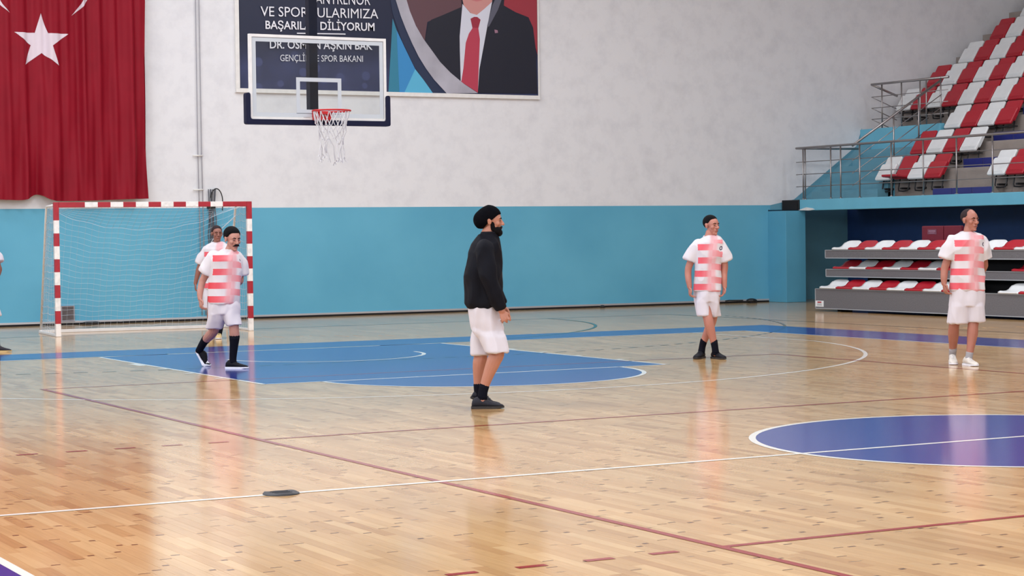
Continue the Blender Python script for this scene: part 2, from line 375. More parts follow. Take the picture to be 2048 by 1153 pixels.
# pillar, recess below the balcony
pil = box('wall_corner', (15.04, 23.25, 0, 15.55, 24.3, 1.92), M['teal'], bevel=.01); tag(pil, kind='structure')
rb = box('wall_recess', (15.5, 24.5, 0, 18.0, 24.7, 2.0), M['dteal']); tag(rb, kind='structure')
ru = box('wall_under_stand', (17.62, -20, 0, 17.8, 24.5, 1.95), M['navy']); tag(ru, kind='structure')
bb = MB().box(-14, WY-.012, 0, 15.04, WY, .035).build('baseboard_back', M['dark']); tag(bb, kind='structure')
bt = MB().box(-14, WY-.016, .035, 15.04, WY, .07).build('trim_1', M['alu']); tag(bt, kind='structure')
# painted bands climbing the wall beside the stairs
band = pm('painted_band', [(15.6, WY-.004, 2.06), (16.0, WY-.004, 2.2), (17.55, WY-.004, 3.38), (17.55, WY-.004, 3.72), (17.4, WY-.004, 3.33), (15.72, WY-.004, 2.17), (15.1, WY-.004, 2.05), (15.1, WY-.004, 1.96), (15.6, WY-.004, 1.96)],
          [(0, 1, 5, 6, 7, 8), (1, 2, 4, 5), (2, 3, 4)], M['dteal'], wb)

# ------------------------------------------------------------ upper stand (concrete tiers behind a balcony)
st = empty('grandstand', (15.4, 16, 1.92), kind='structure')
def sp(name, b, m, bevel=0): 
    o = box(name, b, m, None, bevel); o.parent = st; o.matrix_parent_inverse = Matrix.Translation((-15.4, -16, -1.92)); return o
YE = 4.0
sp('balcony_beam', (15.4, YE, 1.92, 15.75, 23.25, 2.15), M['beam'], .01)
sp('balcony_slab', (15.75, YE, 1.95, 17.6, 23.88, 2.14), M['concrete'])
RISE, DEP = .53, .78
for k in range(1, 11):
    x = 16.3+DEP*(k-1); y1 = 21.25 if k <= 3 else 23.88
    sp('tier', (x, YE, 2.15+RISE*(k-1)-(.15 if k == 1 else .35), x+DEP+.02, y1, 2.15+RISE*k), M['concrete'], .008)
for k in range(8):          # half steps in the aisle, faced with blue tiles
    x = 16.0+DEP*k; z0 = 2.14+RISE*k
    s = sp('step', (x+.012, 18.02, z0, x+.32, 19.73, z0+.15+(.06 if k else 0)), M['concrete'])
    for j in range(3):
        t = box('tile', (x, 18.02+j*.57+.007, z0+.004, x+.012, 18.02+(j+1)*.57-.007, z0+.147+(.06 if k else 0)), M['tile'], s, .002)
sp('landing_parapet', (17.5, 21.25, 2.14, 17.62, 23.88, 3.68), M['beam'], .01)
sp('landing_side', (16.3, 21.25, 2.14, 17.5, 21.3, 2.5), M['beam'])
sp('landing_slab', (17.62, 21.25, 3.4, 18.66, 23.88, 3.66), M['concrete'])
wdg = pm('stair_flank', [(x, y, z) for y in (23.5, 23.88) for x, z in ((15.75, 2.14), (17.5, 2.14), (17.5, 3.36), (16.0, 2.2))],
         [(0, 1, 2, 3), (7, 6, 5, 4), (0, 4, 5, 1), (1, 5, 6, 2), (2, 6, 7, 3), (3, 7, 4, 0)], M['dteal']); wdg.parent = st; wdg.matrix_parent_inverse = Matrix.Translation((-15.4, -16, -1.92))
# flight of stairs from the balcony up to the landing
fl = MB()
for i in range(6): fl.box(15.9+i*.27, 21.3, 2.14, 17.5, 23.5, 2.14+(i+1)*.18)
f_ = fl.build('stair_flight', M['dteal']); f_.parent = st; f_.matrix_parent_inverse = Matrix.Translation((-15.4, -16, -1.92))

# ------------------------------------------------------------ tip-up seats
def panel(mb, w, x0, z0, x1, z1, t, r=.04, side=-1):
    """rounded panel of width w (y) rising from (x0,z0) to (x1,z1), thickness t towards the viewer"""
    d = Vector((x1-x0, 0, z1-z0)); L = d.length; d.normalize(); nrm = Vector((-d.z, 0, d.x))
    pts = rounded([Vector(p) for p in ((-w/2, 0, 0), (w/2, 0, 0), (w/2, L, 0), (-w/2, L, 0))], r, 4); n = len(pts); b = len(mb.v)
    for ins, off in ((.0, 0), (0, t*.7), (.012, t)):
        for p in pts:
            u = p[0]*(1-ins*2/w); v = L/2+(p[1]-L/2)*(1-ins*2/L)
            q = Vector((x0, u, z0)) + d*v + nrm*off; mb.v.append(tuple(q))
    mb.f.append(tuple(b+i for i in range(n)))
    for k in range(2):
        for i in range(n): mb.f.append((b+k*n+i, b+k*n+(i+1) % n, b+(k+1)*n+(i+1) % n, b+(k+1)*n+i))
    mb.f.append(tuple(b+2*n+i for i in reversed(range(n))))
    return mb
def seat_meshes(col):
    back = MB(); panel(back, .455, .10, .06, .345, .475, .03)
    pan = MB(); panel(pan, .475, .0, .0, .215, .325, .045)
    for a in (.12, .2): # moulded ribs on the underside of the folded pan
        c = Vector((.215*a, 0, .325*a)) + Vector((-.83, 0, .55))*.047
        pan.box(c.x-.006, -.19, c.z-.006, c.x+.006, .19, c.z+.008)
    out = []
    for nme, mb in (('backrest', back), ('seat_pan', pan)):
        me = bpy.data.meshes.new(nme); me.from_pydata(mb.v, [], mb.f); me.update(); me.materials.append(col)
        b = bmesh.new(); b.from_mesh(me); bmesh.ops.recalc_face_normals(b, faces=b.faces[:]); b.to_mesh(me); b.free(); out.append(me)
    return out
br = MB()
pth = [(.16, -.15, .06), (.13, -.155, -.06), (.11, -.155, -.17), (.1, -.13, -.215), (.1, 0, -.225), (.1, .13, -.215), (.11, .155, -.17), (.13, .155, -.06), (.16, .15, .06)]
br.tube(pth, .016, 6); br.box(.08, .02, -.19, .3, .07, -.15); br.box(.06, -.2, -.05, .2, .2, -.025)
mbr = bpy.data.meshes.new('bracket'); mbr.from_pydata(br.v, [], br.f); mbr.update(); mbr.materials.append(M['black'])
SM = {'W': seat_meshes(M['seat_white']), 'R': seat_meshes(M['seat_red'])}
ORD = ['first', 'second', 'third', 'fourth', 'fifth', 'sixth', 'seventh', 'eighth', 'ninth', 'tenth', 'eleventh', 'twelfth', 'thirteenth', 'fourteenth']
def tipseat(x, y, z, c, label, down=False):
    r = empty('tip_up_seat', (x, y, z), label=label, cat='seat', group='tip-up seats on the upper stand')
    for nme, me in (('backrest', SM[c][0]), ('seat_pan', SM[c][1]), ('bracket', mbr)):
        o = bpy.data.objects.new(nme, me); COL.objects.link(o); o.parent = r
        if nme == 'seat_pan' and down: o.rotation_euler = (0, -2.05, 0); o.location = (.12, 0, .07)
    return r
rows = [(1, 21.50, 4, 'W'), (2, 21.35, 4, 'R'), (3, 21.21, 4, 'W'), (4, 23.71, 8, 'W'), (5, 23.62, 8, 'R'), (6, 23.46, 8, 'W'), (7, 23.32, 7, 'R'), (8, 23.2, 6, 'W'), (9, 23.1, 3, 'R')]
for k, ys, cnt, c0 in rows:
    for i in range(cnt):
        c = c0 if i % 2 == 0 else ('R' if c0 == 'W' else 'W'); cn = 'white' if c == 'W' else 'red'
        dn = (k == 1 and i == 1)
        tipseat(16.0+DEP*(k-1), ys-.2525-.505*i, 2.49+RISE*(k-1), c,
                f"{cn} tip-up seat {'with pan dropped open' if dn else 'folded shut'}, {ORD[i]} from left in upper stand's {ORD[k-1]} row", dn)
for i in range(5):
    c = 'WR'[i % 2]
    tipseat(16.0, 18.17-.2525-.505*i, 2.49, c, f"{'white' if c=='W' else 'red'} folded tip-up seat, {ORD[i]} one right of the blue-tiled aisle in the lowest row")

# ------------------------------------------------------------ stainless railings
def rail_parts(root, base, top, posts, bars, r=.024, bar_r=.009, foot=True):
    """top: list of points of the handrail; posts: (x,y,z0,z1)"""
    B0 = Vector(base); L = lambda p: tuple(Vector(p)-B0)
    for seg in top: MB().tube([L(p) for p in seg], r, 10).build('handrail', M['steel'], root, True)
    for p in posts:
        mb = MB().tube([L((p[0], p[1], p[2])), L((p[0], p[1], p[3]))], .016, 8)
        if foot: mb.tube([L((p[0], p[1], p[2])), L((p[0], p[1], p[2]+.015))], .035, 10)
        mb.build('post', M['steel'], root, True)
    for seg in bars: MB().tube([L(p) for p in seg], bar_r, 6).build('crossbar', M['steel'], root, True)
RX = 15.47
g1 = empty('balcony_railing', (RX, 18, 2.15), label='long steel railing standing on the edge of the light blue balcony', cat='railing')
ys = [23.21, 22.27, 21.94, 21.32, 20.33, 19.37, 18.41, 17.42, 16.43, 15.4, 14.4]
rail_parts(g1, (RX, 18, 2.15), [[(RX, 23.45, 3.235), (RX, 13, 3.225)], [(RX, 23.45, 3.235), (16.2, 23.42, 3.235), (17.1, 23.4, 3.24)]],
           [(RX, y, 2.15, 3.22) for y in ys] + [(RX+.03, 23.18, 2.15, 3.22)],
           [[(RX, 23.45, z), (RX, 13, z)] for z in (2.94, 2.68, 2.425)])
g2 = empty('stair_railing', (15.5, 21.3, 2.15), label='sloping steel handrail climbing from the balcony to the upper landing', cat='railing')
sl = lambda t, dz=0: (15.55+2.0*t, 21.66-.40*t, 3.21+1.36*t+dz)
rail_parts(g2, (15.5, 21.3, 2.15), [[sl(0), sl(1)]], [(sl(.46)[0], sl(.46)[1], 2.15+.72, sl(.46)[2]), (sl(.74)[0], sl(.74)[1], 2.14+1.08, sl(.74)[2])], [[sl(0, -d), sl(1, -d)] for d in (.3, .56, .81)], r=.026)
g3 = empty('landing_railing', (17.5, 22, 3.68), label='steel railing on the teal parapet of the upper landing', cat='railing')
rail_parts(g3, (17.5, 22, 3.68), [[(17.52, 23.5, 4.63), (17.6, 21.1, 4.62)], [(17.52, 23.5, 4.63), (18.22, 23.5, 4.40)]],
           [(17.56, y, 3.66, 4.62) for y in (23.2, 22.55, 21.95, 21.75, 21.3)],
           [[(17.52, 23.5, z), (17.58, 21.1, z)] for z in (4.36, 4.12, 3.88)] + [[(17.52, 23.5, z), (18.2, 23.5, z-.24)] for z in (4.36, 4.12, 3.88)], r=.026)
sb = empty('loudspeaker', (15.4, 23.55, 2.03), label='black box loudspeaker fixed at the left end of the balcony beam', cat='speaker')
box('cabinet', (-.02, -.29, -.1, .3, .3, .12), M['black'], sb, .01); box('grille', (-.03, -.26, -.08, -.02, .27, .1), M['dark'], sb)
plas = pm('ragged_filler', [(15.385, 23.28, 1.93), (15.385, 22.9, 1.92), (15.385, 22.72, 1.935), (15.385, 22.8, 1.965), (15.385, 23.0, 1.985), (15.385, 23.1, 1.97),
      (15.41, 23.28, 1.93), (15.41, 22.9, 1.92), (15.41, 22.72, 1.935), (15.41, 22.8, 1.965), (15.41, 23.0, 1.985), (15.41, 23.1, 1.97)], [(0, 1, 2, 3, 4, 5), (0, 6, 7, 1), (1, 7, 8, 2), (2, 8, 9, 3), (3, 9, 10, 4), (4, 10, 11, 5), (5, 11, 6, 0)], M['white_paint'])
plas.parent = st; plas.matrix_parent_inverse = Matrix.Translation((-15.4, -16, -1.92))

# ------------------------------------------------------------ telescopic bleacher, closed, on the hall floor
bl = empty('telescopic_bleacher', (13.4, 15, 0), label='closed telescopic bleacher with grey fascias standing under the balcony', cat='bleacher')
def bp_(name, b, m, bevel=0):
    return box(name, (b[0]-13.4, b[1]-15, b[2], b[3]-13.4, b[4]-15, b[5]), m, bl, bevel)
def trim_frame(par, x, y0, y1, z0, z1, t=.014):
    mb = MB()
    for b in ((x-.006, y0, z0, x+.006, y1, z0+t), (x-.006, y0, z1-t*.7, x+.006, y1, z1), (x-.006, y1-t, z0, x+.006, y1, z1)): mb.box(b[0]-13.4, b[1]-15, b[2], b[3]-13.4, b[4]-15, b[5])
    mb.build('trim_frame', M['alu'], par)
for (x, y1, z0, z1, xb) in ((12.8, 19.27, .045, .42, 13.3), (13.05, 19.27, .63, .78, 13.6), (13.06, 19.30, .975, 1.135, 14.2)):
    f = bp_('fascia', (x, 6, z0, x+.03, y1, z1), M['carpet']); trim_frame(f, x-.004, 6, y1, z0, z1)
    bp_('deck', (x+.03, 6, z1-.03, xb, y1-.01, z1-.004), M['dark'])
bp_('undercarriage', (13.5, 6, .03, 13.95, 18.6, 1.0), M['dark'])
bp_('deck_end', (13.07, 19.2, .64, 13.5, 19.26, .77), M['dark'])
for y in (18.8, 16.2, 13.6, 11): bp_('wheel_block', (12.95, y-.12, 0, 13.2, y, .05), M['dark'])
# information plate at the left end
pl = bp_('information_plate', (12.788, 19.01, .082, 12.796, 19.25, .195), M['seat_white']); pl['label'] = 'small white plate with red heading'
mbp = MB(); mbp.box(12.786-13.4, 19.07-15, .155, 12.788-13.4, 19.19-15, .178); hd = mbp.build('heading', M['red_paint'], pl)
mbp = MB(); [mbp.box(12.786-13.4, 19.06-15, z, 12.788-13.4, 19.2-15, z+.005) for z in (.135, .12, .105)]; mbp.build('small_print', M['carpet'], pl)
# bucket seats
def bucket():
    mb = MB(); nu, nv = 11, 12; prof = [(0, .0), (0, .028), (.05, .034), (.12, .03), (.18, .034), (.23, .052), (.27, .085), (.31, .125), (.345, .155), (.36, .165), (.372, .160)]
    for i, (x, z) in enumerate(prof):
        hw = .238 if i < 6 else .238-.02*((i-5)/5)**2-(.05 if i == 10 else .02 if i == 9 else 0)
        for j in range(nv):
            t = -1+2*j/(nv-1); dip = -.016*(1-t*t) if 2 < i < 6 else 0; lean = .05*(1-t*t)*max(0, (i-5)/5)
            mb.v.append((x+lean-.03*max(0, (i-5)/5), hw*t, z+dip+(.012*t**4 if 2 <= i < 7 else 0)-(.02*abs(t)**6 if i > 7 else 0)))
    for i in range(len(prof)-1):
        for j in range(nv-1): q = i*nv+j; mb.f.append((q, q+nv, q+nv+1, q+1))
    me = bpy.data.meshes.new('shell'); me.from_pydata(mb.v, [], mb.f); me.update()
    o = bpy.data.objects.new('t', me); COL.objects.link(o); s = o.modifiers.new('s', 'SOLIDIFY'); s.thickness = .014; s.offset = -1
    dg = bpy.context.evaluated_depsgraph_get(); dg.update(); r = bpy.data.meshes.new_from_object(o.evaluated_get(dg)); bpy.data.objects.remove(o)
    b = bmesh.new(); b.from_mesh(r); bmesh.ops.recalc_face_normals(b, faces=b.faces[:]); b.to_mesh(r); b.free()
    r.polygons.foreach_set('use_smooth', [True]*len(r.polygons)); r.name = 'bucket_seat'; return r
bw = bucket(); bw.materials.append(M['seat_white']); brd = bw.copy(); brd.materials.clear(); brd.materials.append(M['seat_red'])
blrow = {1: ('bottom', 12.77, .424, 19.11, 8, 'W', 14.30, 8, 'W'), 2: ('middle', 13.03, .784, 19.05, 7, 'R', 14.26, 6, 'R'), 3: ('top', 13.04, 1.139, 19.08, 16, 'W', 0, 0, 'W')}
for k, (nm, x, z, ys, n1, c1, ys2, n2, c2) in blrow.items():
    for (y0, n_, c0, side) in ((ys, n1, c1, 'left'), (ys2, n2, c2, 'right')):
        for i in range(n_):
            c = c0 if i % 2 == 0 else ('R' if c0 == 'W' else 'W')
            if y0-.487*i < 11: continue
            o = bpy.data.objects.new('bucket_seat', bw if c == 'W' else brd); COL.objects.link(o); o.location = (x, y0-.243-.487*i, z)
            where = '' if k == 3 else f', {side} of the gap'
            tag(o, f"{'white' if c == 'W' else 'red'} bucket seat, {ORD[i] if i < 14 else 'last'} from left in bleacher's {nm} row{where}", 'seat', 'bucket seats on the closed bleacher')
# two maroon chairs on top of the bleacher
M['maroon'] = mat('maroon leatherette', srgb(112, 26, 44), .5, var=.1)
def maroon(y, w_, lab, label):
    r = empty('upholstered_chair', (13.75, y, 1.134), label=label, cat='chair')
    box('backrest', (.1, -w_/2, .14, .17, w_/2, .42), M['maroon'], r, .02); box('seat', (-.22, -w_/2, .06, .14, w_/2, .15), M['maroon'], r, .025)
    for s in (-1, 1): box('leg', (-.18, s*(w_/2-.05)-.015, 0, -.14, s*(w_/2-.05)+.015, .07), M['black'], r); box('leg', (.1, s*(w_/2-.05)-.015, 0, .14, s*(w_/2-.05)+.015, .15), M['black'], r)
    if lab:
        o = MB().box(.095, -.12, .27, .1, .12, .36).build('printed_patch', mat('worn print', srgb(120, 70, 88), .6), r)
        MB().box(.093, -.09, .32, .095, .09, .335).box(.093, -.07, .29, .095, .07, .298).build('lettering', mat('faded lettering', srgb(160, 130, 150), .6), o)
maroon(17.2, .58, True, 'maroon padded chair with a faded printed patch on its back, behind bleacher seats')
maroon(16.66, .46, False, 'plain maroon padded chair half hidden behind the rightmost player')

# ------------------------------------------------------------ handball goal
gy = math.atan2(19.476-19.708, 1.724+1.358)
goal = empty('handball_goal', ((-1.358+1.724)/2, (19.708+19.476)/2, 0), gy, label='red and white striped handball goal with a sagging white net', cat='goal')
bandm = bpy.data.materials.new('red and white bands'); bandm.use_nodes = True; nt = bandm.node_tree; b = nt.nodes['Principled BSDF']
b.inputs['Roughness'].default_value = .4
tc = nt.nodes.new('ShaderNodeTexCoord'); sx = nt.nodes.new('ShaderNodeSeparateXYZ'); nt.links.new(tc.outputs['Object'], sx.inputs[0])
def mth(op, a=None, bb=None, va=0, vb=0):
    n_ = nt.nodes.new('ShaderNodeMath'); n_.operation = op
    if a is not None: nt.links.new(a, n_.inputs[0])
    else: n_.inputs[0].default_value = va
    if bb is not None: nt.links.new(bb, n_.inputs[1])
    else: n_.inputs[1].default_value = vb
    return n_.outputs[0]
# bands of 0.2 m down the posts and along the bar, corners 0.28 m red
zz = mth('FRACT', mth('DIVIDE', sx.outputs[2], None, vb=.4)); pz = mth('GREATER_THAN', zz, None, vb=.5)
pz = mth('MAXIMUM', pz, mth('GREATER_THAN', sx.outputs[2], None, vb=1.80))
xx = mth('FRACT', mth('DIVIDE', mth('ADD', sx.outputs[0], None, vb=10.1), None, vb=.4)); px_ = mth('LESS_THAN', xx, None, vb=.5)
px_ = mth('MAXIMUM', px_, mth('GREATER_THAN', mth('ABSOLUTE', sx.outputs[0]), None, vb=1.30))
inbar = mth('LESS_THAN', mth('ABSOLUTE', sx.outputs[0]), None, vb=1.50)
fac = mth('ADD', mth('MULTIPLY', px_, inbar), mth('MULTIPLY', pz, mth('SUBTRACT', None, inbar, va=1)))
nz = nt.nodes.new('ShaderNodeTexNoise'); nz.inputs['Scale'].default_value = 14; nz.inputs['Detail'].default_value = 5; nt.links.new(tc.outputs['Object'], nz.inputs['Vector'])
dirt = nt.nodes.new('ShaderNodeMapRange'); dirt.inputs['From Min'].default_value = .45; dirt.inputs['From Max'].default_value = .75; dirt.inputs['To Min'].default_value = 1; dirt.inputs['To Max'].default_value = .78; nt.links.new(nz.outputs['Fac'], dirt.inputs['Value'])
mx = nt.nodes.new('ShaderNodeMix'); mx.data_type = 'RGBA'; mx.inputs[6].default_value = srgb(234, 230, 228); mx.inputs[7].default_value = srgb(164, 22, 40); nt.links.new(fac, mx.inputs[0])
sc = nt.nodes.new('ShaderNodeVectorMath'); sc.operation = 'SCALE'; nt.links.new(mx.outputs[2], sc.inputs[0]); nt.links.new(dirt.outputs[0], sc.inputs['Scale']); nt.links.new(sc.outputs[0], b.inputs['Base Color'])
box('post', (-1.58, -.04, 0, -1.5, .04, 2.08), bandm, goal, .006); box('post', (1.5, -.04, 0, 1.58, .04, 2.08), bandm, goal, .006)
box('crossbar', (-1.5, -.04, 2.0, 1.5, .04, 2.08), bandm, goal, .006)
D0, D1 = 1.42, .78
for s in (-1, 1):
    MB().tube([(s*1.54, D0, .02), (s*1.54, D1, 1.99), (s*1.54, D1-.06, 2.03), (s*1.54, 0, 2.04)], .018, 8).build('stanchion', M['white_paint'], goal, True)
    box('base_bar', (s*1.54-.03, .04, 0, s*1.54+.03, D0+.03, .035), M['white_paint'], goal, .005)
box('base_bar', (-1.56, D0-.03, 0, 1.56, D0+.04, .05), M['white_paint'], goal, .005)
netm = mat('net twine', srgb(176, 186, 196), .8)
nb = MB(); NX, NZ = 31, 21; rn = random.Random(3)
def backp(s, t):   # s across, t down
    sag = .36*(1-abs(2*s-1)**2.2)*(1-t)**.7*(1-.25*t); y = D1+(D0-D1)*t + .12*math.sin(PI*t)*math.sin(PI*s)
    return (-1.54+3.08*s, y-.1*math.sin(PI*s)*(1-t), 1.99*(1-t)-sag+.02+.012*math.sin(s*37+t*9))
def thread(pts, r=.0015): nb.tube(pts, r, 3, caps=False)
for i in range(NZ): thread([backp(s, i/(NZ-1)) for s in np.linspace(0, 1, 32)], .0032 if i == 0 else .0019)
for i in range(NX): thread([backp(i/(NX-1), t) for t in np.linspace(0, 1, 14)])
for i in range(7): thread([tuple((1-i/6)*a+(i/6)*b_ for a, b_ in zip((-1.54+3.08*s, 0, 2.0), backp(s, 0))) for s in np.linspace(0, 1, 24)])
for i in range(NX): thread([(-1.54+3.08*i/(NX-1), 0, 2.0), backp(i/(NX-1), 0)])
for s in (-1, 1):
    def sd(u, t): return (s*(1.54+.03*math.sin(PI*t)*math.sin(PI*u)), u*(D1+(D0-D1)*t)+.012*math.sin(17*t+5*u), 1.99*(1-t)+.015*math.sin(13*u))
    for i in range(19): thread([sd(u, i/18) for u in np.linspace(0, 1, 8)], .0034)
    for i in range(11): thread([sd(i/10, t) for t in np.linspace(0, 1, 14)], .0034)
    thread([sd(1, t) for t in np.linspace(0, 1, 14)], .012)
net = nb.build('net', netm, goal); net['kind'] = 'stuff'
rp = MB().tube([(1.5, D1-.15, 1.86), (1.25, D1, 1.6), (1.08, D1+.05, 1.35), (1.0, D1+.1, 1.15)], .007, 5).build('rope', netm, goal, True)

# ------------------------------------------------------------ basketball hoop hung from the ceiling
hp = empty('basketball_hoop', (0, 12.43, 2.95), label='glass basketball backboard with red rim hung from a black ceiling mast', cat='basketball hoop')
glass = bpy.data.materials.new('clear glass'); glass.use_nodes = True; nt = glass.node_tree; nt.nodes.clear()
o_ = nt.nodes.new('ShaderNodeOutputMaterial'); t_ = nt.nodes.new('ShaderNodeBsdfTransparent'); t_.inputs[0].default_value = (.94, .96, .96, 1)
gg = nt.nodes.new('ShaderNodeBsdfGlossy'); gg.inputs['Roughness'].default_value = .03; fr = nt.nodes.new('ShaderNodeFresnel'); fr.inputs[0].default_value = 1.5
ms = nt.nodes.new('ShaderNodeMixShader'); nt.links.new(fr.outputs[0], ms.inputs[0]); nt.links.new(t_.outputs[0], ms.inputs[1]); nt.links.new(gg.outputs[0], ms.inputs[2]); nt.links.new(ms.outputs[0], o_.inputs[0])
box('glass_board', (-.9, -.006, .03, .9, .006, 1.03), glass, hp)
def frame(name, x0, z0, x1, z1, t, y0, y1, m, par=hp):
    mb = MB(); mb.box(x0, y0, z0, x1, y1, z0+t).box(x0, y0, z1-t, x1, y1, z1).box(x0, y0, z0+t, x0+t, y1, z1-t).box(x1-t, y0, z0+t, x1, y1, z1-t); return mb.build(name, m, par)
M['pale'] = mat('pale grey print', srgb(190, 196, 202), .5)
frame('board_frame', -.925, 0, .925, 1.055, .035, -.02, .025, M['white_paint'])
frame('border_line', -.885, .04, .885, 1.015, .05, -.0085, -.0065, M['pale'])
frame('target_square', -.305, .085, .305, .535, .05, -.0085, -.0065, M['pale'])
pad = MB()
prf = rounded([Vector((x, z, 0)) for x, z in ((-.985, .33), (-.985, -.06), (.965, -.06), (.965, .33), (.905, .33), (.905, .005), (-.925, .005), (-.925, .33))], .03, 3)
n_ = len(prf); pad.v = [(p[0], y, p[1]) for y in (-.045, .045) for p in prf]; pad.f = [tuple(range(n_)), tuple(reversed(range(n_, 2*n_)))] + [(i, (i+1) % n_, n_+(i+1) % n_, n_+i) for i in range(n_)]
fixn(pad.build('edge_padding', mat('navy foam pad', srgb(18, 22, 50), .65, spec=.2), hp))
M['mast'] = mat('black mast', srgb(14, 18, 36), .6, spec=.2)
box('mast', (.03, .36, .1, .145, .48, 7.85), M['mast'], hp, .005)
box('mast_bracket', (-.06, .03, .06, .02, .37, .12), M['mast'], hp); box('mast_bracket', (-.06, .03, .99, .02, .37, 1.04), M['mast'], hp)
M['rim'] = mat('red rim paint', srgb(190, 30, 34), .4)
rc = Vector((0, -.395, .10)); RR = .235
MB().tube([rc+Vector((RR*math.cos(t), RR*math.sin(t), 0)) for t in np.linspace(0, 2*PI, 41)], .011, 8, caps=False).build('rim', M['rim'], hp, True)
rbk = MB().box(-.1, -.17, .0, .1, -.01, .11).box(-.075, -.2, .07, .075, -.13, .1); rbk.tube([(-.07, -.02, -.05), (-.06, -.2, .08)], .014, 6); rbk.tube([(.07, -.02, -.05), (.06, -.2, .08)], .014, 6); rbk.build('rim_bracket', M['rim'], hp, bevel=0)
# tattered net
nn = MB(); rn = random.Random(11)
def npnt(k, lv, jit=1):
    rad = [.225, .19, .165, .15, .14, .14][lv]; z = [0, -.15, -.25, -.34, -.42, -.5][lv]
    a = 2*PI*k/12; return rc + Vector((rad*math.cos(a)+jit*rn.uniform(-.012, .012), rad*math.sin(a)+jit*rn.uniform(-.012, .012), z+jit*rn.uniform(-.012, .012)))
P_ = {}
for lv in range(6):
    for k in range(12): P_[lv, k] = npnt(k+(.5 if lv % 2 else 0), lv, 0 if lv == 0 else 1)
for k in range(12):
    a = P_[0, k]
    for q in (P_[1, k], P_[1, (k-1) % 12]): nn.tube([a, (a+q)/2+Vector((0, 0, -.01)), q], .0062, 4)
    for lv in range(1, 4):
        for q in ((P_[lv+1, k], P_[lv+1, (k+1) % 12]) if lv % 2 else (P_[lv+1, k], P_[lv+1, (k-1) % 12])):
            if lv == 3 and rn.random() < .35 or lv == 2 and rn.random() < .15: continue
            nn.tube([P_[lv, k], (P_[lv, k]+q)/2, q], .0055, 4)
        nn.ell(P_[lv, k], (.011, .011, .014), nu=6, nv=4)
for k in (0, 2, 3, 5, 6, 7, 9, 10):     # loose frayed ends
    a = P_[4, k]; 
    for s in range(2):
        e = a + Vector((rn.uniform(-.03, .03), rn.uniform(-.03, .03), -rn.uniform(.08, .2))); nn.tube([a, (a+e)/2+Vector((rn.uniform(-.02, .02), 0, 0)), e], .006, 4)
        for f in range(3): nn.tube([e, e+Vector((rn.uniform(-.03, .03), rn.uniform(-.02, .02), -rn.uniform(.01, .05)))], .0055, 3)
nn.build('net', mat('worn white cord', srgb(206, 204, 206), .9), hp)

# ------------------------------------------------------------ flag
FX0, FX1, FZ0, FZ1 = -2.42, 1.42, 2.2, 9.2; FYP = WY-.19
def fold(x, z):
    u = x+.45; t = max(0, min(1, (z-FZ0)/3.6)); px = -.56
    y = .034*math.sin(u*9+.6*math.sin(z*.8)) + .024*math.sin(u*23+z*.5+1) + .012*math.sin(u*43+2)
    y += .07*math.exp(-((u-.72)/.05)**2)*min(1, t*2) + .03*math.exp(-((u-1.6)/.06)**2)
    d = x-px; fan = math.exp(-((abs(d)-.10-.12*(1-t))/.07)**2)*max(0, 1-t*1.5); y += .09*fan
    y -= .06*math.exp(-(d/.05)**2)*max(0, 1-t*1.6)
    y += .02*math.sin((u-.2*z)*14)*max(0, 1-t)
    return y
def fp(x, z, off=0): 
    return (x, FYP-fold(x, z)-off, z)
flag = empty('flag', (0, WY, FZ0), label='large red flag with white star and crescent hanging down the wall', cat='flag')
nx, nz = 150, 110; vs = []
for j in range(nz+1):
    for i in range(nx+1):
        x = FX0+(FX1-FX0)*i/nx; zb = FZ0 + .11*math.exp(-((x+.56)/.16)**2)-.02*math.sin((x+1)*1.8); z = zb+(FZ1-zb)*(j/nz)**1.15
        if i == nx: x -= .035*math.sin((z-2.2)*.9)
        vs.append((fp(x, z)[0], fp(x, z)[1]-WY, z-FZ0))
mflag = mat('red satin', srgb(134, 10, 32), .6, spec=.2, var=.08, vscale=3)
cl = pm('flag_cloth', vs, [(j*(nx+1)+i, j*(nx+1)+i+1, (j+1)*(nx+1)+i+1, (j+1)*(nx+1)+i) for j in range(nz) for i in range(nx)], mflag, flag, True)
mfw = mat('white satin', srgb(212, 198, 208), .55)
def decal(name, tris, m):
    """fan of triangles cut into small cells that follow the folds"""
    b = bmesh.new()
    for t in tris: b.faces.new([b.verts.new((x, 0, z)) for x, z in t])
    bmesh.ops.remove_doubles(b, verts=b.verts[:], dist=1e-5)
    for axis in (0, 2):
        lo = min(v.co[axis] for v in b.verts); hi = max(v.co[axis] for v in b.verts); c = lo+.03
        while c < hi:
            no = [0, 0, 0]; no[axis] = 1; co = [0, 0, 0]; co[axis] = c; bmesh.ops.bisect_plane(b, geom=b.verts[:]+b.edges[:]+b.faces[:], plane_co=co, plane_no=no); c += .03
    for v in b.verts: p = fp(v.co.x, v.co.z, .008); v.co = (p[0], p[1]-WY, p[2]-FZ0)
    me = bpy.data.meshes.new(name); b.to_mesh(me); b.free(); return link(name, me, m, flag, True)
SC = Vector((-.452, 4.945)); SR = .50
sp_ = [(SC.x+(SR if i % 2 == 0 else SR*.382)*math.sin(i*PI/5), SC.y+(SR if i % 2 == 0 else SR*.382)*math.cos(i*PI/5)) for i in range(10)]
decal('star', [(tuple(SC), sp_[i], sp_[(i+1) % 10]) for i in range(10)], mfw)
oz, iz, OR, IR = 6.24, 5.99, .98, .784
a_o = math.atan2(-.813, .545); a_i = math.atan2(5.427-iz, .545)
A_ = [(SC.x+OR*math.cos(a), oz+OR*math.sin(a)) for a in np.linspace(a_o, PI-a_o, 60)]; I_ = [(SC.x+IR*math.cos(a), iz+IR*math.sin(a)) for a in np.linspace(a_i, PI-a_i, 60)]
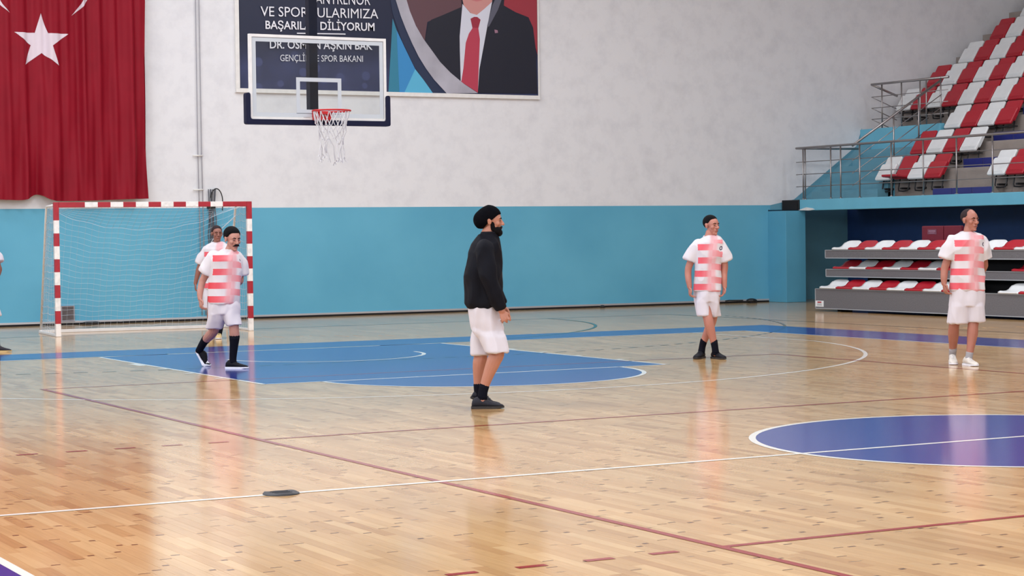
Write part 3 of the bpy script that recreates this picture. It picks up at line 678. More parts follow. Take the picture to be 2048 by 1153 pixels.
decal('crescent', [t for i in range(59) for t in ((A_[i], A_[i+1], I_[i+1]), (A_[i], I_[i+1], I_[i])) if i or t[1] != I_[i+1]], mfw)

# ------------------------------------------------------------ banner with lettering and portrait
ban = empty('banner', (6.37, WY, 4.2), .0, label='framed printed banner with white lettering and suited figure above backboard', cat='banner')
BT = 7.6; zb_ = lambda x: 4.19+.0115*(x-3.2)
def bpoly(name, poly, col, lay, m=None):
    return pm(name, [(x-6.37, -.035-.0012*lay, z-4.2) for x, z in poly], [tuple(range(len(poly)))], m or mat(name+' ink', srgb(*col), .45), ban)
def bnavy():
    m = mat('navy vinyl', srgb(26, 34, 68), .42); nt = m.node_tree; b = nt.nodes['Principled BSDF']
    tc = nt.nodes.new('ShaderNodeTexCoord'); v = nt.nodes.new('ShaderNodeTexVoronoi'); v.inputs['Scale'].default_value = 2.6; n = nt.nodes.new('ShaderNodeTexNoise'); n.inputs['Scale'].default_value = 2.5; n.inputs['Detail'].default_value = 5
    nt.links.new(tc.outputs['Object'], v.inputs[0]); nt.links.new(tc.outputs['Object'], n.inputs[0])
    lt = nt.nodes.new('ShaderNodeMapRange'); lt.inputs['From Min'].default_value = .2; lt.inputs['From Max'].default_value = .23; lt.inputs['To Min'].default_value = .9; lt.inputs['To Max'].default_value = 0; nt.links.new(v.outputs['Distance'], lt.inputs['Value'])
    sx = nt.nodes.new('ShaderNodeSeparateXYZ'); nt.links.new(tc.outputs['Object'], sx.inputs[0])
    lo = nt.nodes.new('ShaderNodeMapRange'); lo.inputs['From Min'].default_value = .9; lo.inputs['From Max'].default_value = .45; nt.links.new(sx.outputs[2], lo.inputs['Value'])
    ad = nt.nodes.new('ShaderNodeMath'); ad.operation = 'ADD'; nt.links.new(lt.outputs[0], ad.inputs[0]); nt.links.new(n.outputs['Fac'], ad.inputs[1])
    mu = nt.nodes.new('ShaderNodeMath'); mu.operation = 'MULTIPLY'; nt.links.new(ad.outputs[0], mu.inputs[0]); nt.links.new(lo.outputs[0], mu.inputs[1])
    mx = nt.nodes.new('ShaderNodeMix'); mx.data_type = 'RGBA'; mx.inputs[6].default_value = srgb(17, 24, 54); mx.inputs[7].default_value = srgb(58, 66, 108); nt.links.new(mu.outputs[0], mx.inputs[0]); nt.links.new(mx.outputs[2], b.inputs['Base Color'])
    return m
ML = 3.24
bb_ = MB(); bb_.box(ML-6.37, -.034, .02, 9.5-6.37, -.004, BT-4.2); bo = bb_.build('backing_sheet', bnavy(), ban)
ART = {
't_dark': [(6.34, 5.64), (6.23, 4.23), (6.46, 4.23), (6.43, 5.09), (6.42, 5.42)], 't_mid': [(6.42, 5.42), (6.43, 5.09), (6.46, 4.23), (6.56, 4.23), (6.8, 4.69), (6.62, 5.03)],
't_light': [(6.8, 4.69), (6.56, 4.23), (7.19, 4.24)],
'shade': [(6.29, 6.05), (6.4, 6.06), (6.61, 5.44), (6.87, 4.93), (7.19, 4.5), (7.46, 4.24), (7.17, 4.24), (6.8, 4.71), (6.53, 5.22), (6.34, 5.73)],
'band': [(5.95, BT), (6.38, 6.06), (6.5, 5.7), (6.61, 5.44), (6.73, 5.19), (6.87, 4.93), (7.02, 4.71), (7.19, 4.5), (7.46, 4.24), (8.14, 4.26), (7.84, 4.43), (7.55, 4.64), (7.33, 4.84), (7.16, 5.05), (6.98, 5.27), (6.82, 5.52), (6.7, 5.79), (6.61, 6.07), (6.2, BT)],
'maroon': [(6.2, BT), (6.61, 6.07), (6.7, 5.79), (6.82, 5.52), (7.01, 5.24), (7.07, 5.6), (7.41, 5.75), (7.81, 5.92), (7.82, BT)],
'suit': [(7.81, 5.92), (7.41, 5.75), (7.16, 5.65), (7.09, 5.58), (7.01, 5.24), (7.16, 5.05), (7.33, 4.84), (7.55, 4.64), (7.84, 4.43), (8.14, 4.26), (9.47, 4.28), (9.44, 5.19), (9.39, 5.58), (9.29, 5.78), (9.0, 5.87), (8.74, 5.99), (8.76, 6.16), (7.82, 6.12)],
'red': [(8.76, BT), (8.76, 6.16), (8.74, 5.99), (9.0, 5.87), (9.29, 5.78), (9.39, 5.58), (9.44, 5.19), (9.48, 5.05), (9.49, BT)],
'shirt': [(7.83, 5.98), (7.76, 5.35), (7.76, 5.07), (7.77, 4.49), (8.14, 4.28), (8.18, 4.72), (8.37, 5.58), (8.48, 6.05), (8.3, 5.9), (8.14, 5.78), (8.0, 5.81)],
'tie': [(8.08, 5.74), (8.0, 5.7), (8.04, 5.52), (7.96, 5.41), (7.89, 5.23), (7.83, 4.73), (7.78, 4.47), (8.14, 4.27), (8.17, 4.83), (8.2, 5.31), (8.17, 5.52), (8.22, 5.69), (8.15, 5.74)],
'skin': [(7.82, 6.12), (7.86, 5.95), (8.02, 5.8), (8.14, 5.77), (8.3, 5.9), (8.48, 6.05), (8.52, 6.4), (8.4, 6.75), (8.14, 6.85), (7.9, 6.7), (7.8, 6.4)],
'streak': [(8.58, 6.16), (8.72, 6.17), (8.6, 5.89), (8.4, 5.56), (8.36, 5.57), (8.48, 5.98)], 'pin': [(8.52, 5.51), (8.59, 5.5), (8.6, 5.45), (8.53, 5.44)],
'knot': [(8.08, 5.74), (8.0, 5.7), (8.04, 5.53), (8.17, 5.53), (8.22, 5.69), (8.15, 5.74)],
'lips': [(8.02, 6.06), (8.14, 6.04), (8.28, 6.07), (8.14, 6.08)],
}
mband = mat('silver print', srgb(170, 168, 180), .35, var=.22, vscale=1.6)
for i, (k, nm, c) in enumerate((('t_dark', 'dark_facet', (46, 122, 150)), ('t_mid', 'blue_facet', (52, 132, 190)), ('t_light', 'pale_facet', (86, 172, 208)), ('shade', 'dark_curve', (30, 42, 72)), ('maroon', 'map_panel', (92, 62, 70)), ('red', 'red_panel', (150, 44, 58)),
        ('suit', 'suit', (17, 18, 36)), ('skin', 'neck', (196, 138, 134)), ('lips', 'lips', (190, 110, 116)), ('shirt', 'shirt', (206, 208, 222)), ('tie', 'necktie', (176, 56, 78)), ('knot', 'tie_knot', (150, 36, 58)), ('streak', 'sheen_streak', (88, 88, 104)), ('pin', 'lapel_pin', (150, 110, 130)), ('band', 'silver_band', None))):
    bpoly(nm, ART[k], c, 2+i, mband if c is None else None)
inkw = mat('white ink', srgb(224, 224, 232), .45)
def text(s, x0, x1, z0, h, bold=0, lay=20, right=None):
    cu = bpy.data.curves.new('t', 'FONT'); cu.body = s; cu.offset = bold; cu.size = 1; cu.resolution_u = 3
    o = bpy.data.objects.new('t', cu); COL.objects.link(o); dg = bpy.context.evaluated_depsgraph_get(); dg.update()
    me = bpy.data.meshes.new_from_object(o.evaluated_get(dg)); bpy.data.objects.remove(o)
    v = np.array([q.co[:] for q in me.vertices]); 
    capH = .729; a, b = v[:, 0].min(), v[:, 0].max(); sx = (x1-x0)/(b-a); sz = h/capH
    me.from_pydata  # keep
    for q in me.vertices: X = x0+(q.co.x-a)*sx; q.co = (X-6.37, -.035-.0012*lay, z0+.02*(X-x0)+q.co.y*sz-4.2)
    me.materials.clear(); return link('lettering', me, inkw, ban)
text('ANTRENÖR', 4.75, 5.87, 5.85, .21)
text('VE SPORCULARIMIZA', 3.66, 6.03, 5.575, .19, .0)
text('BAŞARILAR DİLİYORUM', 3.75, 5.95, 5.345, .155, .014)
bpoly('rule', [(4.37, 5.275), (5.35, 5.295), (5.35, 5.315), (4.37, 5.295)], None, 20, inkw)
text('DR. OSMAN AŞKIN BAK', 3.83, 5.90, 4.99, .155, .014)
text('GENÇLİK VE SPOR BAKANI', 4.03, 5.70, 4.76, .125)
fr_ = MB()
for b in ((3.16, -.06, 4.165, 9.52, .0, 4.24), (3.16, -.06, 4.241, 3.235, .0, BT), (9.49, -.05, 4.241, 9.52, 0, BT)): fr_.box(b[0]-6.37, b[1], b[2]-4.2, b[3]-6.37, b[4], b[5]-4.2)
fr_.build('banner_frame', M['white_paint'], ban)

# ------------------------------------------------------------ conduits, cable coil and boxes on the wall
cn = empty('conduit', (2.45, WY, 2.3), label='pair of thin grey conduits running up the wall beside the flag', cat='conduit')
M['grey'] = mat('grey pipe', srgb(150, 148, 156), .5, .1)
for dx in (-.035, .035): MB().tube([(dx*.8, -.03, 8.4), (dx, -.03, .72), (dx+.03, -.03, -2.2)], .009, 6).build('pipe', M['grey'], cn, True)
for z in (.7, .08): MB().tube([(-.14, -.05, z), (.05, -.05, z)], .014, 8).build('clamp_bar', M['white_paint'], cn, True)
ca = empty('cable_bundle', (2.60, WY, 2.3), label='dark cable bundle with a hanging loop, on the wall behind the goal', cat='cable')
cb = MB(); rn = random.Random(5)
for i in range(7): x = -.02+.022*i; cb.tube([(x+.03*rn.random(), -.03-.02*rn.random(), z) for z in np.linspace(.09, -1.9, 8)], .009, 5)
cb.build('cables', mat('grey cable', srgb(84, 84, 92), .6), ca, True)
MB().tube([(.02+.12*(1-math.cos(t)), -.07, -.14+.24*math.sin(t)) for t in np.linspace(PI*.1, PI, 14)] + [(.25, -.07, -.3)], .01, 6).build('cable_loop', M['black'], ca, True)
box('end_box', (-.03, -.08, -.26, .12, -.01, -.18), M['black'], ca, .01)
ps = empty('service_panel', (-.03, WY, .2), label='small grey service panel low on the wall inside the goal', cat='panel')
box('cover', (-.11, -.03, -.13, .11, 0, .13), mat('grey worn steel', srgb(96, 88, 90), .6, .3, var=.25, vscale=18), ps, .005); frame('cover_rim', -.12, -.14, .12, .14, .015, -.035, 0, M['grey'], ps)
def lump(name, loc, sz, label, cat):
    mb = MB().ell((0, 0, sz[2]/2), (sz[0]/2, sz[1]/2, sz[2]/2), nu=14, nv=8).box(-sz[0]*.3, -sz[1]*.4, 0, sz[0]*.35, sz[1]*.4, sz[2]*.6); o = mb.build(name, M['black']); o.location = loc; return tag(o, label, cat)
lump('floor_anchor', (.35, 23.72, 0), (.34, .16, .06), 'flat black floor anchor against the wall behind the goal net', 'anchor')
lump('floor_anchor', (10.83, 23.7, 0), (.1, .12, .055), 'tiny black anchor against the teal wall, mid-wall behind the men', 'anchor')
lump('floor_anchor', (14.4, 23.6, 0), (.24, .2, .1), 'black anchor block by the wall near the pillar, right of player', 'anchor')
wc = MB().tube([(14.35, 23.84, .05), (14.0, 23.84, .06), (13.9, 23.83, .05)], .012, 5).build('floor_cable', M['black']); tag(wc, 'short black cable along the wall foot by the pillar', 'cable')
# net-post socket cover on the halfway line
sv = empty('socket_cover', (-5.5, 0, 0), math.radians(0), label='round black rubber cover over the floor socket on the halfway line', cat='cover')
mb = MB(); k = 40
for rr_, z in ((.108, 0), (.108, .005), (.1, .010), (.075, .013), (.068, .011), (.0, .012)):
    for j in range(k):
        t = 2*PI*j/k; mb.v.append((rr_*math.cos(t), rr_*math.sin(t)*.92, z+(.005*math.sin(3*t) if .09 < rr_ < .105 else 0)))
for i in range(5):
    for j in range(k): mb.f.append((i*k+j, i*k+(j+1) % k, (i+1)*k+(j+1) % k, (i+1)*k+j))
mb.build('disc', M['black_rubber'], sv, True)
for s in (-.045, 0, .045): box('ridge', (-.055, s*.8-.005, .010, .055, s*.8+.005, .015), M['black_rubber'], sv, .002)

PEOPLE = {
'A': {'loc':[-1.853,4.431],'head':[0.06,0.0,1.606,90,0,1.0],'neck':[[0.01,0.0,1.42,0.064],[0.024,0.0,1.472,0.06],[0.05,0.0,1.531,0.056]],'top':[[0.032,1.489,0.073,0.065],[0.026,1.454,0.097,0.1],[0.014,1.411,0.116,0.16],[0.003,1.339,0.136,0.195],[-0.006,1.21,0.15,0.2],[-0.01,1.081,0.157,0.19],[-0.013,0.965,0.155,0.19],[-0.014,0.905,0.15,0.185],[-0.01,0.866,0.133,0.17]],'shorts':[[-0.012,0.917,0.131,0.17],[-0.006,0.836,0.142,0.18],[0.01,0.737,0.142,0.18],[0.026,0.672,0.138,0.175]],'sleeves':[[[0.003,-0.16,1.361,0.085],[0.023,-0.2,1.234,0.075],[0.042,-0.21,1.098,0.068],[0.087,-0.19,0.97,0.06],[0.129,-0.17,0.883,0.05],[0.141,-0.17,0.857,0.045]],[[0.029,0.16,1.359,0.08],[0.048,0.2,1.228,0.07],[0.068,0.21,1.088,0.066],[0.11,0.19,0.966,0.058],[0.14,0.17,0.888,0.05]]],'arms':[[[0.125,-0.17,0.9,0.036],[0.145,-0.17,0.84,0.03]],[[0.131,0.17,0.915,0.036],[0.157,0.17,0.853,0.03]]],'slegs':[[[0.011,-0.08,0.762,0.135],[0.06,-0.09,0.612,0.12],[0.098,-0.1,0.496,0.098]],[[-0.008,0.08,0.755,0.12],[-0.024,0.09,0.582,0.1],[-0.034,0.09,0.465,0.085]]],'legs':[[[0.012,-0.09,0.805,0.09],[0.065,-0.09,0.641,0.08],[0.106,-0.09,0.487,0.06],[0.075,-0.09,0.41,0.062],[0.022,-0.09,0.282,0.048],[-0.027,-0.09,0.137,0.036],[-0.028,-0.09,0.06,0.038]],[[-0.017,0.09,0.798,0.09],[-0.028,0.09,0.625,0.078],[-0.038,0.09,0.461,0.058],[-0.052,0.09,0.374,0.06],[-0.063,0.09,0.257,0.046],[-0.064,0.09,0.127,0.036],[-0.056,0.09,0.075,0.038]]],'socks':[[[-0.011,-0.09,0.192,0.043],[-0.023,-0.09,0.141,0.04],[-0.028,-0.09,0.094,0.042]],[[-0.064,0.09,0.192,0.043],[-0.064,0.09,0.136,0.04],[-0.061,0.09,0.08,0.042]]],'hands':[[[0.145,-0.17,0.84],[0.178,-0.18,0.764],1],[[0.144,0.17,0.871],[0.169,0.18,0.792],-1]],'shoes':[[-0.046,-0.09,0.011,90,0],[-0.066,0.09,0.01,90,24]]},
'B': {'loc':[-1.81,10.745],'head':[0.018,-0.04,1.479,38,-10,1.08],'neck':[[-0.047,0.0,1.284,0.062],[-0.022,-0.01,1.34,0.058],[0.009,-0.02,1.403,0.055]],'top':[[-0.023,1.363,0.068,0.06],[-0.035,1.329,0.119,0.09],[-0.056,1.295,0.163,0.115],[-0.065,1.232,0.182,0.13],[-0.071,1.102,0.179,0.125],[-0.081,0.988,0.176,0.12],[-0.093,0.874,0.177,0.125],[-0.106,0.788,0.182,0.13],[-0.11,0.749,0.179,0.13]],'shorts':[[-0.106,0.8,0.176,0.12],[-0.102,0.704,0.188,0.13],[-0.098,0.629,0.188,0.13]],'sleeves':[[[-0.19,0.0,1.274,0.075],[-0.248,0.0,1.189,0.082],[-0.307,0.0,1.093,0.083]],[[0.059,0.05,1.265,0.07],[0.088,0.08,1.173,0.078],[0.09,0.1,1.081,0.078]]],'arms':[[[-0.207,0.0,1.257,0.05],[-0.322,0.02,1.042,0.042],[-0.346,0.02,0.985,0.04],[-0.364,-0.02,0.878,0.036],[-0.362,-0.04,0.805,0.028]],[[0.059,0.05,1.242,0.05],[0.078,0.1,1.058,0.042],[0.071,0.1,0.989,0.04],[0.003,0.3,0.974,0.028]]],'slegs':[[[-0.197,0.02,0.675,0.105],[-0.208,0.04,0.56,0.1],[-0.221,0.06,0.474,0.085]],[[-0.003,-0.02,0.686,0.105],[0.015,-0.04,0.589,0.09],[0.024,-0.05,0.516,0.082]]],'legs':[[[-0.176,0.0,0.721,0.085],[-0.205,0.06,0.559,0.075],[-0.233,0.12,0.437,0.056],[-0.305,0.25,0.368,0.056],[-0.393,0.4,0.292,0.042],[-0.453,0.48,0.207,0.036],[-0.475,0.5,0.171,0.038]],[[-0.017,0.0,0.719,0.085],[0.008,-0.03,0.572,0.075],[0.02,-0.05,0.447,0.056],[0.023,-0.04,0.379,0.058],[0.013,-0.02,0.264,0.046],[-0.004,0.0,0.114,0.036],[-0.005,0.0,0.057,0.038]]],'socks':[[[-0.354,0.34,0.329,0.053],[-0.401,0.41,0.28,0.046],[-0.467,0.49,0.183,0.042]],[[0.023,-0.04,0.373,0.06],[0.013,-0.02,0.275,0.05],[-0.004,0.0,0.131,0.041],[-0.005,0.0,0.069,0.042]]],'hands':[[[-0.362,-0.04,0.805],[-0.349,-0.06,0.72],-1],[[0.003,0.3,0.974],[-0.034,0.4,0.972],1]],'shoes':[[-0.465,0.5,0.048,80,62],[-0.017,0.0,0.003,75,0]]},
'C': {'loc':[0.409,17.371],'head':[0.004,0.0,1.559,22,0,1.0],'neck':[[-0.007,0.0,1.367,0.055],[0.002,0.0,1.47,0.052]],'top':[[0.009,1.426,0.081,0.055],[0.001,1.389,0.156,0.09],[-0.004,1.337,0.204,0.12],[-0.009,1.211,0.208,0.125],[-0.012,1.026,0.201,0.12],[-0.015,0.839,0.201,0.125],[-0.018,0.744,0.208,0.125]],'shorts':[[-0.013,0.773,0.204,0.12],[-0.018,0.692,0.215,0.13],[-0.019,0.639,0.215,0.13]],'sleeves':[[[-0.164,0.0,1.309,0.07],[-0.21,0.0,1.213,0.078],[-0.256,0.0,1.117,0.078]],[[0.155,0.0,1.305,0.07],[0.191,0.0,1.208,0.075],[0.219,0.0,1.111,0.075]]],'arms':[[[-0.164,0.0,1.294,0.05],[-0.264,0.0,1.066,0.042],[-0.288,0.0,0.984,0.04],[-0.328,0.0,0.829,0.028]],[[0.155,0.0,1.29,0.05],[0.218,0.0,1.059,0.042],[0.231,0.0,0.978,0.04],[0.236,0.0,0.822,0.028]]],'slegs':[[[-0.123,0.0,0.655,0.11],[-0.134,0.0,0.455,0.095]],[[0.093,0.0,0.653,0.11],[0.097,0.0,0.452,0.095]]],'legs':[[[-0.108,0.0,0.67,0.085],[-0.11,0.0,0.536,0.075],[-0.112,0.0,0.433,0.056],[-0.113,0.0,0.343,0.056],[-0.108,0.0,0.21,0.044],[-0.102,0.0,0.091,0.036],[-0.103,0.0,0.046,0.038]],[[0.085,0.0,0.668,0.085],[0.076,0.0,0.534,0.075],[0.067,0.0,0.43,0.056],[0.058,0.0,0.341,0.056],[0.033,0.0,0.208,0.044],[0.016,0.0,0.089,0.036],[0.008,0.0,0.045,0.038]]],'socks':[[[-0.111,0.0,0.224,0.048],[-0.106,0.0,0.12,0.042],[-0.103,0.0,0.053,0.042]],[[0.041,0.0,0.222,0.048],[0.021,0.0,0.119,0.042],[0.008,0.0,0.052,0.042]]],'hands':[[[-0.328,0.0,0.829],[-0.326,-0.02,0.711],-1],[[0.236,0.0,0.822],[0.237,-0.02,0.703],1]],'shoes':[[-0.111,0.0,0.016,-10,0],[0.008,0.0,0.007,5,0]]},
'D': {'loc':[3.367,8.772],'head':[0.045,0.0,1.566,38,0,1.0],'neck':[[0.002,0.0,1.376,0.058],[0.014,0.0,1.423,0.054],[0.027,0.0,1.481,0.052]],'top':[[0.033,1.44,0.076,0.06],[0.032,1.405,0.129,0.095],[0.023,1.364,0.167,0.12],[0.004,1.282,0.167,0.13],[-0.003,1.165,0.156,0.125],[-0.011,1.018,0.155,0.12],[-0.014,0.883,0.158,0.125],[-0.015,0.8,0.164,0.13]],'shorts':[[-0.012,0.836,0.156,0.12],[-0.013,0.742,0.162,0.13],[-0.014,0.671,0.156,0.13]],'sleeves':[[[-0.116,0.0,1.342,0.072],[-0.164,0.0,1.255,0.082],[-0.212,0.0,1.155,0.084]],[[0.149,0.0,1.333,0.07],[0.177,0.0,1.25,0.078],[0.211,0.0,1.15,0.08]]],'arms':[[[-0.116,0.0,1.325,0.05],[-0.218,0.0,1.109,0.042],[-0.236,0.0,1.015,0.04],[-0.233,-0.02,0.933,0.037],[-0.223,-0.03,0.851,0.029]],[[0.154,0.0,1.321,0.05],[0.193,0.0,1.103,0.042],[0.186,0.0,1.009,0.04],[0.184,-0.02,0.928,0.037],[0.188,-0.03,0.846,0.029]]],'slegs':[[[-0.077,-0.02,0.684,0.11],[-0.067,-0.03,0.596,0.1],[-0.049,-0.04,0.526,0.085]],[[0.062,0.02,0.681,0.095],[0.073,0.02,0.593,0.085],[0.084,0.02,0.51,0.066]]],'legs':[[[-0.065,-0.02,0.719,0.085],[-0.04,-0.05,0.591,0.075],[-0.015,-0.08,0.48,0.058],[0.002,-0.08,0.392,0.058],[0.037,-0.07,0.256,0.044],[0.066,-0.06,0.126,0.035],[0.071,-0.06,0.067,0.038]],[[0.08,0.02,0.716,0.085],[0.068,0.03,0.587,0.07],[0.051,0.05,0.468,0.054],[0.022,0.06,0.386,0.055],[-0.031,0.08,0.249,0.044],[-0.071,0.1,0.143,0.035],[-0.078,0.1,0.078,0.038]]],'socks':[[[0.054,-0.065,0.203,0.043],[0.066,-0.06,0.126,0.04],[0.071,-0.06,0.073,0.042]],[[-0.051,0.09,0.208,0.043],[-0.068,0.1,0.137,0.04],[-0.078,0.1,0.078,0.042]]],'hands':[[[-0.223,-0.03,0.851],[-0.22,-0.05,0.752],-1],[[0.188,-0.03,0.846],[0.167,-0.05,0.747],1]],'shoes':[[0.08,-0.02,0.018,25,0],[-0.084,0.1,0.024,-25,0]]},
'E': {'loc':[4.875,6.049],'head':[0.076,0.0,1.581,30,0,1.02],'neck':[[0.042,0.0,1.38,0.058],[0.053,0.0,1.435,0.054],[0.065,0.0,1.5,0.052]],'top':[[0.051,1.446,0.079,0.06],[0.053,1.413,0.147,0.095],[0.048,1.375,0.185,0.12],[0.042,1.288,0.191,0.13],[0.04,1.151,0.179,0.125],[0.039,0.988,0.18,0.125],[0.045,0.879,0.185,0.13],[0.044,0.819,0.191,0.13]],'shorts':[[0.041,0.846,0.183,0.125],[0.041,0.716,0.194,0.135],[0.037,0.649,0.196,0.135]],'sleeves':[[[-0.1,0.0,1.349,0.075],[-0.144,0.0,1.263,0.085],[-0.183,0.0,1.165,0.088]],[[0.189,0.0,1.346,0.072],[0.216,0.0,1.258,0.08],[0.242,0.02,1.16,0.082]]],'arms':[[[-0.1,0.0,1.328,0.05],[-0.189,0.0,1.111,0.043],[-0.206,0.0,1.04,0.041],[-0.216,-0.02,0.959,0.038],[-0.219,-0.03,0.899,0.03]],[[0.194,0.0,1.324,0.05],[0.245,0.08,1.121,0.043],[0.248,0.12,1.06,0.041],[0.205,0.22,0.926,0.03]]],'slegs':[[[-0.061,0.0,0.673,0.112],[-0.062,0.0,0.564,0.108],[-0.061,0.02,0.47,0.102]],[[0.13,0.0,0.67,0.112],[0.129,0.0,0.561,0.105],[0.132,0.0,0.49,0.098]]],'legs':[[[-0.055,0.0,0.705,0.085],[-0.075,0.04,0.551,0.075],[-0.089,0.08,0.424,0.058],[-0.086,0.12,0.339,0.06],[-0.074,0.2,0.214,0.046],[-0.067,0.26,0.1,0.036],[-0.066,0.27,0.055,0.038]],[[0.13,0.0,0.703,0.085],[0.116,-0.01,0.551,0.075],[0.094,-0.03,0.426,0.058],[0.088,-0.03,0.345,0.06],[0.069,-0.04,0.225,0.046],[0.044,-0.05,0.095,0.036],[0.038,-0.05,0.052,0.038]]],'socks':[[[-0.07,0.22,0.169,0.043],[-0.067,0.26,0.1,0.04],[-0.066,0.27,0.055,0.042]],[[0.053,-0.045,0.139,0.041],[0.044,-0.05,0.095,0.04],[0.038,-0.05,0.057,0.042]]],'hands':[[[-0.219,-0.03,0.899],[-0.207,-0.05,0.802],-1],[[0.205,0.22,0.926],[0.17,0.24,0.844],1]],'shoes':[[-0.072,0.24,0.018,-8,8],[0.032,-0.05,0.008,15,0]]},
'F': {'loc':[-3.274,16.12],'head':[-0.022,0.0,1.591,80,0,1.0],'neck':[[-0.04,0.0,1.397,0.058],[-0.024,0.0,1.497,0.052]],'top':[[-0.038,1.451,0.087,0.07],[-0.043,1.41,0.144,0.1],[-0.044,1.357,0.171,0.13],[-0.046,1.21,0.177,0.14],[-0.05,1.042,0.171,0.13],[-0.058,0.841,0.175,0.13]],'shorts':[[-0.054,0.861,0.171,0.13],[-0.052,0.773,0.174,0.14],[-0.057,0.706,0.171,0.14]],'sleeves':[[[0.052,-0.02,1.342,0.072],[0.116,-0.04,1.261,0.08],[0.137,-0.05,1.208,0.08]],[[-0.14,0.02,1.345,0.072],[-0.198,0.03,1.265,0.08],[-0.219,0.03,1.211,0.08]]],'arms':[[[0.09,-0.04,1.309,0.05],[0.143,-0.05,1.154,0.042],[0.155,-0.05,1.1,0.04],[0.125,-0.1,0.961,0.029]],[[-0.167,0.02,1.325,0.05],[-0.228,0.03,1.124,0.04],[-0.209,0.0,0.963,0.029]]],'slegs':[[[0.039,-0.02,0.719,0.11],[0.061,-0.04,0.505,0.1]],[[-0.152,0.02,0.72,0.11],[-0.17,0.02,0.505,0.1]]],'legs':[[[0.028,0.0,0.732,0.085],[0.052,0.0,0.597,0.075],[0.076,0.0,0.476,0.056],[0.081,0.0,0.382,0.056],[0.085,0.0,0.234,0.044],[0.096,0.0,0.1,0.036],[0.102,0.0,0.046,0.038]],[[-0.147,0.0,0.734,0.085],[-0.163,0.0,0.6,0.075],[-0.179,0.0,0.479,0.056],[-0.194,0.0,0.386,0.056],[-0.21,0.0,0.238,0.044],[-0.226,0.0,0.104,0.036],[-0.227,0.0,0.05,0.038]]],'socks':[[[0.085,0.0,0.221,0.048],[0.096,0.0,0.113,0.042],[0.102,0.0,0.052,0.042]],[[-0.21,0.0,0.225,0.048],[-0.226,0.0,0.117,0.042],[-0.227,0.0,0.057,0.042]]],'hands':[[[0.125,-0.1,0.961],[0.094,-0.14,0.869],1],[[-0.209,0.0,0.963],[-0.193,-0.02,0.856],-1]],'shoes':[[0.094,0.0,0.006,88,0],[-0.228,0.0,0.01,88,0]]}
}
PLANE_YAW = 0.49305

